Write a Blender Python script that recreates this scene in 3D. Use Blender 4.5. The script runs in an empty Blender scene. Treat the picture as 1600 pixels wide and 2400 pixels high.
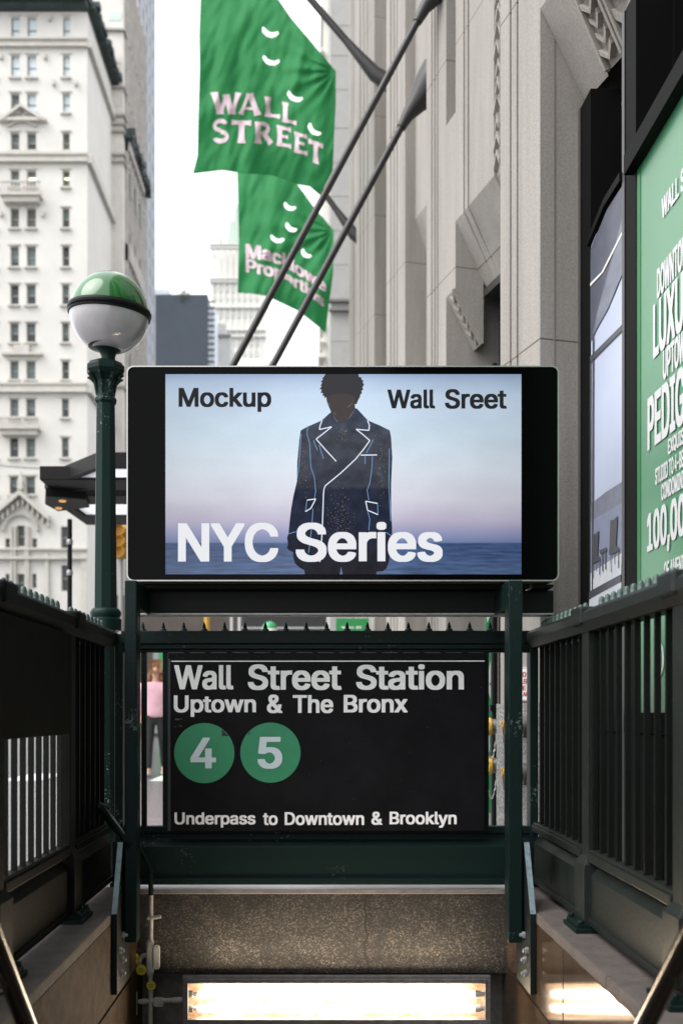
import bpy, math, random
from mathutils import Vector, Matrix, noise
random.seed(7)
S = bpy.context.scene
COL = S.collection
R = math.radians

# ------------------------------------------------------------------ camera, sky, sun, exposure
PX, PY, FL, CZ = 735.0, 1670.0, 2400.0, 0.85     # principal point, focal length (photo px), eye height
cd = bpy.data.cameras.new('camera')
cam = bpy.data.objects.new('camera', cd); COL.objects.link(cam)
cam.location = (0, 0, CZ); cam.rotation_euler = (R(90), 0, 0)
cd.sensor_fit = 'VERTICAL'; cd.sensor_height = 36; cd.lens = 36
cd.shift_x = (800 - PX) / 2400; cd.shift_y = (PY - 1200) / 2400
cd.clip_start = 0.05; cd.clip_end = 2000
cd.dof.use_dof = True; cd.dof.focus_distance = 4.95; cd.dof.aperture_fstop = 2.2
S.camera = cam

w = bpy.data.worlds.new('World'); S.world = w; w.use_nodes = True
nt = w.node_tree; bg = nt.nodes['Background']
sky = nt.nodes.new('ShaderNodeTexSky'); sky.sky_type = 'NISHITA'; sky.sun_disc = False
SUN_EL, SUN_AZ = R(50), R(-118)
sky.sun_elevation = SUN_EL; sky.sun_rotation = SUN_AZ
sky.dust_density = 6.0; sky.air_density = 1.0; sky.ozone_density = 1.0
hs = nt.nodes.new('ShaderNodeHueSaturation'); hs.inputs['Saturation'].default_value = 0.12
hs.inputs['Value'].default_value = 1.0
nt.links.new(sky.outputs[0], hs.inputs['Color']); cl = nt.nodes.new('ShaderNodeMix'); cl.data_type = 'RGBA'; cl.inputs[0].default_value = 0.8      # even cloud layer over the clear sky
cl.inputs[7].default_value = (6.6, 6.7, 6.8, 1)
nt.links.new(hs.outputs[0], cl.inputs[6]); nt.links.new(cl.outputs[2], bg.inputs[0])
bg.inputs[1].default_value = 0.12

sl = bpy.data.lights.new('sun', 'SUN'); sun = bpy.data.objects.new('sun', sl); COL.objects.link(sun)
sl.energy = 0.9; sl.angle = R(50); sl.color = (1.0, 0.97, 0.93)
sd = Vector((math.sin(SUN_AZ) * math.cos(SUN_EL), math.cos(SUN_AZ) * math.cos(SUN_EL), math.sin(SUN_EL)))
sun.rotation_euler = sd.to_track_quat('Z', 'Y').to_euler()
S.view_settings.view_transform = 'Standard'; S.view_settings.look = 'None'
S.view_settings.gamma = 1; S.view_settings.exposure = 1.42

# ------------------------------------------------------------------ helpers
def lin(c):
    return tuple(((x / 255) / 12.92 if x / 255 <= .04045 else ((x / 255 + .055) / 1.055) ** 2.4) for x in c)

def P(px, py, Y):
    return Vector(((px - PX) / FL * Y, Y, CZ + (PY - py) / FL * Y))

def hit(px, py, pt, nrm):
    d = Vector(((px - PX) / FL, 1, (PY - py) / FL)); o = Vector((0, 0, CZ))
    return o + d * ((Vector(pt) - o).dot(nrm) / d.dot(nrm))

class MB:
    def __init__(s): s.v = []; s.f = []; s.m = []
    def add(s, vs, fs, mi=0):
        b = len(s.v); s.v += [tuple(x) for x in vs]; s.f += [tuple(i + b for i in f) for f in fs]; s.m += [mi] * len(fs); return s
    def quad(s, a, b, c, d, mi=0): return s.add([a, b, c, d], [(0, 1, 2, 3)], mi)
    def poly(s, pts, mi=0): return s.add(pts, [tuple(range(len(pts)))], mi)
    def box(s, lo, hi, mi=0):
        x0, y0, z0 = lo; x1, y1, z1 = hi
        return s.add([(x0, y0, z0), (x1, y0, z0), (x1, y1, z0), (x0, y1, z0), (x0, y0, z1), (x1, y0, z1), (x1, y1, z1), (x0, y1, z1)],
                     [(0, 3, 2, 1), (4, 5, 6, 7), (0, 1, 5, 4), (1, 2, 6, 5), (2, 3, 7, 6), (3, 0, 4, 7)], mi)
    def prism(s, pts, vec, mi=0):
        n = len(pts); pts = [Vector(p) for p in pts]; vec = Vector(vec)
        return s.add(pts + [p + vec for p in pts],
                     [tuple(range(n - 1, -1, -1)), tuple(range(n, 2 * n))] + [(i, (i + 1) % n, n + (i + 1) % n, n + i) for i in range(n)], mi)
    def tube(s, path, r, n=10, mi=0, caps=True):
        path = [Vector(p) for p in path]; rs = r if isinstance(r, (list, tuple)) else [r] * len(path)
        up0 = None; rings = []
        for i, p in enumerate(path):
            t = (path[min(i + 1, len(path) - 1)] - path[max(i - 1, 0)]).normalized()
            if up0 is None: up0 = Vector((0, 0, 1)) if abs(t.z) < .9 else Vector((1, 0, 0))
            a = t.cross(up0).normalized(); b = a.cross(t).normalized(); up0 = b
            rings.append([p + (a * math.cos(2 * math.pi * k / n) + b * math.sin(2 * math.pi * k / n)) * rs[i] for k in range(n)])
        vs = [q for g in rings for q in g]; fs = []
        for i in range(len(path) - 1):
            for k in range(n):
                fs.append((i * n + k, i * n + (k + 1) % n, (i + 1) * n + (k + 1) % n, (i + 1) * n + k))
        if caps: fs += [tuple(range(n - 1, -1, -1)), tuple((len(path) - 1) * n + k for k in range(n))]
        return s.add(vs, fs, mi)
    def lathe(s, prof, n=24, mi=0, off=(0, 0, 0), rot=0.0, axis=None):
        M = axis or Matrix.Identity(3); off = Vector(off); vs = []; fs = []
        for r, z in prof:
            for k in range(n):
                a = 2 * math.pi * k / n + rot
                vs.append(off + M @ Vector((r * math.cos(a), r * math.sin(a), z)))
        m = len(prof)
        for i in range(m - 1):
            for k in range(n):
                fs.append((i * n + k, i * n + (k + 1) % n, (i + 1) * n + (k + 1) % n, (i + 1) * n + k))
        fs += [tuple(range(n - 1, -1, -1)), tuple((m - 1) * n + k for k in range(n))]
        return s.add(vs, fs, mi)
    def build(s, name, mats, parent=None, smooth=False, bevel=0.0):
        me = bpy.data.meshes.new(name); me.from_pydata(s.v, [], s.f)
        mats = mats if isinstance(mats, (list, tuple)) else [mats]
        for m in mats: me.materials.append(m)
        for p, mi in zip(me.polygons, s.m): p.material_index = mi
        me.validate(); me.update()
        if smooth: me.shade_smooth() if smooth is True else me.shade_auto(R(smooth)) if hasattr(me, 'shade_auto') else None
        o = bpy.data.objects.new(name, me); COL.objects.link(o)
        if parent: adopt(o, parent)
        if smooth and smooth is not True: autosmooth(o, smooth)
        if bevel:
            b = o.modifiers.new('bevel', 'BEVEL'); b.width = bevel; b.segments = 2; b.limit_method = 'ANGLE'; b.angle_limit = R(40)
        return o

def autosmooth(o, deg):
    me = o.data
    me.polygons.foreach_set('use_smooth', [True] * len(me.polygons))
    e2f = {}
    for p in me.polygons:
        for k in p.edge_keys: e2f.setdefault(k, []).append(p)
    c = math.cos(R(deg))
    for e in me.edges:
        fs = e2f.get(tuple(sorted(e.vertices)), [])
        if len(fs) == 2 and fs[0].normal.dot(fs[1].normal) < c: e.use_edge_sharp = True

WORLD = {}
def adopt(o, parent):
    """children are modelled in world coordinates; parents only ever carry a translation"""
    o.parent = parent
    off = WORLD.get(parent.name, Vector((0, 0, 0)))
    o.location = o.location - off
    WORLD[o.name] = Vector((0, 0, 0)) if off.length == 0 else Vector((0, 0, 0))
    return o

def tag(o, label, cat, group=None, kind=None):
    o['label'] = label
    if cat: o['category'] = cat
    if group: o['group'] = group
    if kind: o['kind'] = kind
    return o

def thing(name, label, cat, loc=(0, 0, 0), group=None):
    o = bpy.data.objects.new(name, None); COL.objects.link(o); o.location = loc; o.empty_display_size = .1
    WORLD[o.name] = Vector(loc)
    return tag(o, label, cat, group)

def struct(o): o['kind'] = 'structure'; return o

def dup(o, parent=None, move=(0, 0, 0)):
    c = o.copy(); COL.objects.link(c)
    if parent is not None: c.parent = parent
    c.location = o.location + Vector(move)
    for ch in list(o.children):
        k = ch.copy(); COL.objects.link(k); k.parent = c
        for g in list(ch.children):
            q = g.copy(); COL.objects.link(q); q.parent = k
    return c

# ------------------------------------------------------------------ materials
def mat(name, col, rough=.6, metal=0., var=.0, vscale=6., bump=.0, bscale=40., spec=.5, streak=False, col2=None, coat=0., trans=0., emit=None, estr=1.):
    m = bpy.data.materials.new(name); m.use_nodes = True; t = m.node_tree; b = t.nodes['Principled BSDF']
    b.inputs['Base Color'].default_value = (*col, 1); b.inputs['Roughness'].default_value = rough
    b.inputs['Metallic'].default_value = metal; b.inputs['Specular IOR Level'].default_value = spec
    if coat: b.inputs['Coat Weight'].default_value = coat; b.inputs['Coat Roughness'].default_value = .08
    if trans: b.inputs['Transmission Weight'].default_value = trans
    if emit: b.inputs['Emission Color'].default_value = (*emit, 1); b.inputs['Emission Strength'].default_value = estr
    if var or bump or col2:
        tc = t.nodes.new('ShaderNodeTexCoord'); mp = t.nodes.new('ShaderNodeMapping'); t.links.new(tc.outputs['Object'], mp.inputs[0])
        if streak: mp.inputs['Scale'].default_value = (1, 1, .08)
    if var or col2:
        n = t.nodes.new('ShaderNodeTexNoise'); n.inputs['Scale'].default_value = vscale; n.inputs['Detail'].default_value = 6; n.inputs['Roughness'].default_value = .65
        t.links.new(mp.outputs[0], n.inputs['Vector'])
        rp = t.nodes.new('ShaderNodeValToRGB'); rp.color_ramp.elements[0].position = .3; rp.color_ramp.elements[1].position = .7
        c2 = col2 or tuple(min(1, x * (1 + var)) for x in col); c1 = col if col2 else tuple(x * (1 - var) for x in col)
        rp.color_ramp.elements[0].color = (*c1, 1); rp.color_ramp.elements[1].color = (*c2, 1)
        t.links.new(n.outputs[0], rp.inputs[0]); t.links.new(rp.outputs[0], b.inputs['Base Color'])
    if bump:
        n2 = t.nodes.new('ShaderNodeTexNoise'); n2.inputs['Scale'].default_value = bscale; n2.inputs['Detail'].default_value = 4
        t.links.new(tc.outputs['Object'], n2.inputs['Vector'])
        bp = t.nodes.new('ShaderNodeBump'); bp.inputs['Strength'].default_value = bump; bp.inputs['Distance'].default_value = .01
        t.links.new(n2.outputs[0], bp.inputs['Height']); t.links.new(bp.outputs[0], b.inputs['Normal'])
    return m

def limestone(name, base, joint=True):
    m = mat(name, base, .85, var=.17, vscale=4, bump=.25, bscale=120, streak=True, spec=.3)
    t = m.node_tree; b = t.nodes['Principled BSDF']
    src = b.inputs['Base Color'].links[0].from_socket
    tc = t.nodes.new('ShaderNodeTexCoord')
    # fine grain
    n = t.nodes.new('ShaderNodeTexNoise'); n.inputs['Scale'].default_value = 90; n.inputs['Detail'].default_value = 3
    t.links.new(tc.outputs['Object'], n.inputs['Vector'])
    mr = t.nodes.new('ShaderNodeMapRange'); mr.inputs[1].default_value = .3; mr.inputs[2].default_value = .7; mr.inputs[3].default_value = .86; mr.inputs[4].default_value = 1.1
    t.links.new(n.outputs[0], mr.inputs[0])
    mx = t.nodes.new('ShaderNodeMix'); mx.data_type = 'RGBA'; mx.blend_type = 'MULTIPLY'; mx.inputs[0].default_value = 1
    t.links.new(src, mx.inputs[6]); t.links.new(mr.outputs[0], mx.inputs[7]); out = mx.outputs[2]
    if joint:
        geo = t.nodes.new('ShaderNodeNewGeometry'); sp = t.nodes.new('ShaderNodeSeparateXYZ'); t.links.new(geo.outputs['Position'], sp.inputs[0])
        a = t.nodes.new('ShaderNodeMath'); a.operation = 'SUBTRACT'; a.inputs[1].default_value = 2.83; t.links.new(sp.outputs[2], a.inputs[0])
        d = t.nodes.new('ShaderNodeMath'); d.operation = 'DIVIDE'; d.inputs[1].default_value = 1.97; t.links.new(a.outputs[0], d.inputs[0])
        f = t.nodes.new('ShaderNodeMath'); f.operation = 'FRACT'; t.links.new(d.outputs[0], f.inputs[0])
        lt = t.nodes.new('ShaderNodeMath'); lt.operation = 'LESS_THAN'; lt.inputs[1].default_value = .0045; t.links.new(f.outputs[0], lt.inputs[0])
        mj = t.nodes.new('ShaderNodeMix'); mj.data_type = 'RGBA'; t.links.new(lt.outputs[0], mj.inputs[0]); t.links.new(out, mj.inputs[6])
        mj.inputs[7].default_value = (base[0] * .35, base[1] * .33, base[2] * .3, 1); out = mj.outputs[2]
    t.links.new(out, b.inputs['Base Color'])
    return m

def granite(name, c1, c2, c3, scale=230, rough=.6, stain=.5):
    m = bpy.data.materials.new(name); m.use_nodes = True; t = m.node_tree; b = t.nodes['Principled BSDF']; b.inputs['Roughness'].default_value = rough
    tc = t.nodes.new('ShaderNodeTexCoord')
    v = t.nodes.new('ShaderNodeTexVoronoi'); v.inputs['Scale'].default_value = scale; v.inputs['Randomness'].default_value = 1
    n0 = t.nodes.new('ShaderNodeTexNoise'); n0.inputs['Scale'].default_value = scale * .6
    ad = t.nodes.new('ShaderNodeMix'); ad.data_type = 'VECTOR'; ad.inputs[0].default_value = .012
    t.links.new(tc.outputs['Object'], n0.inputs['Vector']); t.links.new(tc.outputs['Object'], ad.inputs[4]); t.links.new(n0.outputs[1], ad.inputs[5])
    t.links.new(ad.outputs[1], v.inputs['Vector'])
    sp = t.nodes.new('ShaderNodeSeparateColor'); t.links.new(v.outputs['Color'], sp.inputs[0])
    rp = t.nodes.new('ShaderNodeValToRGB'); e = rp.color_ramp.elements; e[0].position = .25; e[0].color = (*c1, 1); e[1].position = 1.0; e[1].color = (*c3, 1)
    k = e.new(.68); k.color = (*c2, 1)
    t.links.new(sp.outputs[0], rp.inputs[0])
    n = t.nodes.new('ShaderNodeTexNoise'); n.inputs['Scale'].default_value = 5; n.inputs['Detail'].default_value = 7; n.inputs['Roughness'].default_value = .7; t.links.new(tc.outputs['Object'], n.inputs['Vector'])
    mr = t.nodes.new('ShaderNodeMapRange'); mr.inputs[1].default_value = .35; mr.inputs[2].default_value = .65; mr.inputs[3].default_value = 1 - stain; mr.inputs[4].default_value = 1.0
    t.links.new(n.outputs[0], mr.inputs[0])
    mx = t.nodes.new('ShaderNodeMix'); mx.data_type = 'RGBA'; mx.blend_type = 'MULTIPLY'; mx.inputs[0].default_value = 1
    t.links.new(rp.outputs[0], mx.inputs[6]); t.links.new(mr.outputs[0], mx.inputs[7]); t.links.new(mx.outputs[2], b.inputs['Base Color'])
    bp = t.nodes.new('ShaderNodeBump'); bp.inputs['Strength'].default_value = .35; bp.inputs['Distance'].default_value = .004
    t.links.new(sp.outputs[1], bp.inputs['Height']); t.links.new(bp.outputs[0], b.inputs['Normal'])
    return m

def chipped(name, base, chip, rough=.32, amount=.72, scale=60, spec=.14):
    m = mat(name, base, rough, bump=.12, bscale=70, spec=spec)
    t = m.node_tree; b = t.nodes['Principled BSDF']; tc = t.nodes.new('ShaderNodeTexCoord')
    n = t.nodes.new('ShaderNodeTexNoise'); n.inputs['Scale'].default_value = scale; n.inputs['Detail'].default_value = 6; n.inputs['Roughness'].default_value = .75
    n2 = t.nodes.new('ShaderNodeTexNoise'); n2.inputs['Scale'].default_value = 3.5
    t.links.new(tc.outputs['Object'], n.inputs['Vector']); t.links.new(tc.outputs['Object'], n2.inputs['Vector'])
    mu = t.nodes.new('ShaderNodeMath'); mu.operation = 'MULTIPLY'; t.links.new(n.outputs[0], mu.inputs[0]); t.links.new(n2.outputs[0], mu.inputs[1])
    gt = t.nodes.new('ShaderNodeMath'); gt.operation = 'GREATER_THAN'; gt.inputs[1].default_value = amount * .5; t.links.new(mu.outputs[0], gt.inputs[0])
    mx = t.nodes.new('ShaderNodeMix'); mx.data_type = 'RGBA'; mx.inputs[6].default_value = (*base, 1); mx.inputs[7].default_value = (*chip, 1)
    t.links.new(gt.outputs[0], mx.inputs[0]); t.links.new(mx.outputs[2], b.inputs['Base Color'])
    return m

def emis(name, col, strength=1.0):
    m = bpy.data.materials.new(name); m.use_nodes = True; b = m.node_tree.nodes['Principled BSDF']
    b.inputs['Base Color'].default_value = (0, 0, 0, 1); b.inputs['Emission Color'].default_value = (*col, 1); b.inputs['Emission Strength'].default_value = strength
    b.inputs['Roughness'].default_value = .5; b.inputs['Specular IOR Level'].default_value = .1
    return m

EXP = 2 ** -S.view_settings.exposure
GREEN = chipped('dark_green_paint', (.0048, .0138, .0125), (.10, .13, .125), .40, .79)
GREENR = mat('lit_green_paint', (.013, .0165, .0145), .42, var=.25, vscale=9, bump=.12, bscale=60, spec=0.25)  # right railing: lit copy of the railing paint, light put into the colour
GREENL = mat('shaded_green_paint', (.005, .0056, .005), .55, var=.3, vscale=9, bump=.12, bscale=60, spec=0.08)  # left railing: shaded copy of the same paint, shade put into the colour
GREENLAMP = chipped('lamp_green_paint', (.0065, .021, .017), (.3, .36, .35), .38, .74, 75)
BLACKP = mat('black_powder_coat', (.008, .0085, .009), .4, bump=.05, bscale=150, spec=0.12)
BLACKG = mat('black_display_glass', (.0012, .0012, .0014), .10, spec=.06)
SILVER = mat('brushed_aluminium', (.42, .42, .41), .35, 1.0)
STEEL = mat('galvanised_steel', (.33, .34, .35), .5, .6, var=.2, vscale=25)
STEELB = mat('skylit_edge_paint', (.17, .23, .25), .5, .3, var=.3, vscale=40)  # sky-lit tone for the sloping gusset edge
RAILM = mat('worn_handrail_steel', (.06, .052, .043), .22, .85)
SIGNB = mat('black_enamel_sign', (.0085, .0085, .010), .38, var=.3, vscale=5, bump=.03, bscale=90, spec=0.06)
SIGNW = mat('white_sign_vinyl', (.86, .86, .88), .55, var=.05, vscale=30)
DISC = mat('route_green_vinyl', lin((44, 134, 96)), .5, var=.06, vscale=20)
NUM = mat('numeral_vinyl', lin((200, 214, 222)), .5)
LINTEL = granite('weathered_granite', (.012, .0102, .0086), (.030, .0252, .0212), (.115, .10, .086), 175, .8, .78)
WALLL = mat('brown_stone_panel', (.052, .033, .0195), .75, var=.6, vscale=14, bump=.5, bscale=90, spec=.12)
WALLR = mat('polished_brown_stone', (.062, .040, .0245), .09, var=.4, vscale=6, streak=True)
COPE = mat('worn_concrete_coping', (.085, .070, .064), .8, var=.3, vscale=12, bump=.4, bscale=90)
JOINT = mat('dark_joint', (.01, .008, .007), .9)
STONE = limestone('limestone', (.30, .281, .259))
STONEP = limestone('limestone_carved', (.30, .28, .255), False)
STONEG = mat('far_grey_limestone', (.37, .365, .355), .9, var=.06, vscale=2)
GRAN = granite('grey_granite_base', (.12, .115, .11), (.27, .26, .25), (.48, .47, .45), 150, .5, .15)
BLACKW = mat('black_window_metal', (.004, .004, .0042), .5, spec=0.05)
DGLASS = mat('dark_window_glass', (.01, .011, .013), .06, spec=0.3)
FLAGG = mat('green_flag_cloth', lin((52, 146, 87)), .75, var=.06, vscale=3)
b_ = FLAGG.node_tree; tr_ = b_.nodes.new('ShaderNodeBsdfTranslucent'); tr_.inputs[0].default_value = (*lin((118, 198, 152)), 1); ms_ = b_.nodes.new('ShaderNodeMixShader'); ms_.inputs[0].default_value = .5
b_.links.new(b_.nodes['Principled BSDF'].outputs[0], ms_.inputs[1]); b_.links.new(tr_.outputs[0], ms_.inputs[2]); b_.links.new(ms_.outputs[0], b_.nodes['Material Output'].inputs[0])
FLAGT = mat('faded_pink_print', lin((208, 186, 196)), .8)
POLE = mat('dark_bronze_pole', (.035, .032, .033), .42, .3)
CANB = mat('dark_bronze_canopy', (.012, .011, .011), .5, .0, spec=.15, var=.15, vscale=8)
CANG = mat('frosted_canopy_glass', (.78, .8, .82), .5, spec=.4)
WHITEB = mat('white_terracotta', (.57, .555, .525), .85, var=.07, vscale=.35, spec=.2)
WHITEBT = mat('white_terracotta_trim', (.47, .452, .415), .85, var=.12, vscale=1.5, spec=.2)
CORN = mat('verdigris_cornice', (.03, .045, .043), .7, var=.5, vscale=.8)
WINDK = mat('window_dark', (.02, .024, .024), .15)
WINBL = mat('window_blind_teal', (.11, .15, .145), .4, var=.2, vscale=1.5)
WINSK = mat('window_painted_sky', (.62, .72, .76), .3)  # upper panes: sky reflection put into a pale blue base colour
WINSH = mat('window_olive_shade', (.11, .11, .085), .5)
CONC = mat('pavement_concrete', (.20, .20, .205), .22, var=.18, vscale=1.2, bump=.2, bscale=30)
ASPH = mat('wet_asphalt', (.09, .09, .095), .2, var=.3, vscale=1.5, bump=.3, bscale=60)
PAINTW = mat('road_paint_white', (.7, .7, .7), .5, var=.15, vscale=6)
YELLOW = mat('yellow_cap_enamel', (.62, .36, .035), .4, var=.15, vscale=30)
IRON = mat('cast_iron_grey', (.19, .18, .17), .5, .5, var=.3, vscale=30)
CHAINM = mat('chain_steel', (.6, .6, .6), .35, 1.0)
WHITEE = mat('white_enamel', (.72, .72, .70), .5, var=.08, vscale=8)
REDP = mat('red_print', (.45, .03, .03), .5)
PIPE = mat('painted_conduit', (.36, .34, .31), .55, var=.25, vscale=25, bump=.1, bscale=80)
TAGY = mat('yellow_plastic_tag', (.55, .45, .03), .5)
TAGK = mat('tag_print', (.05, .05, .02), .6)

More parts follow.
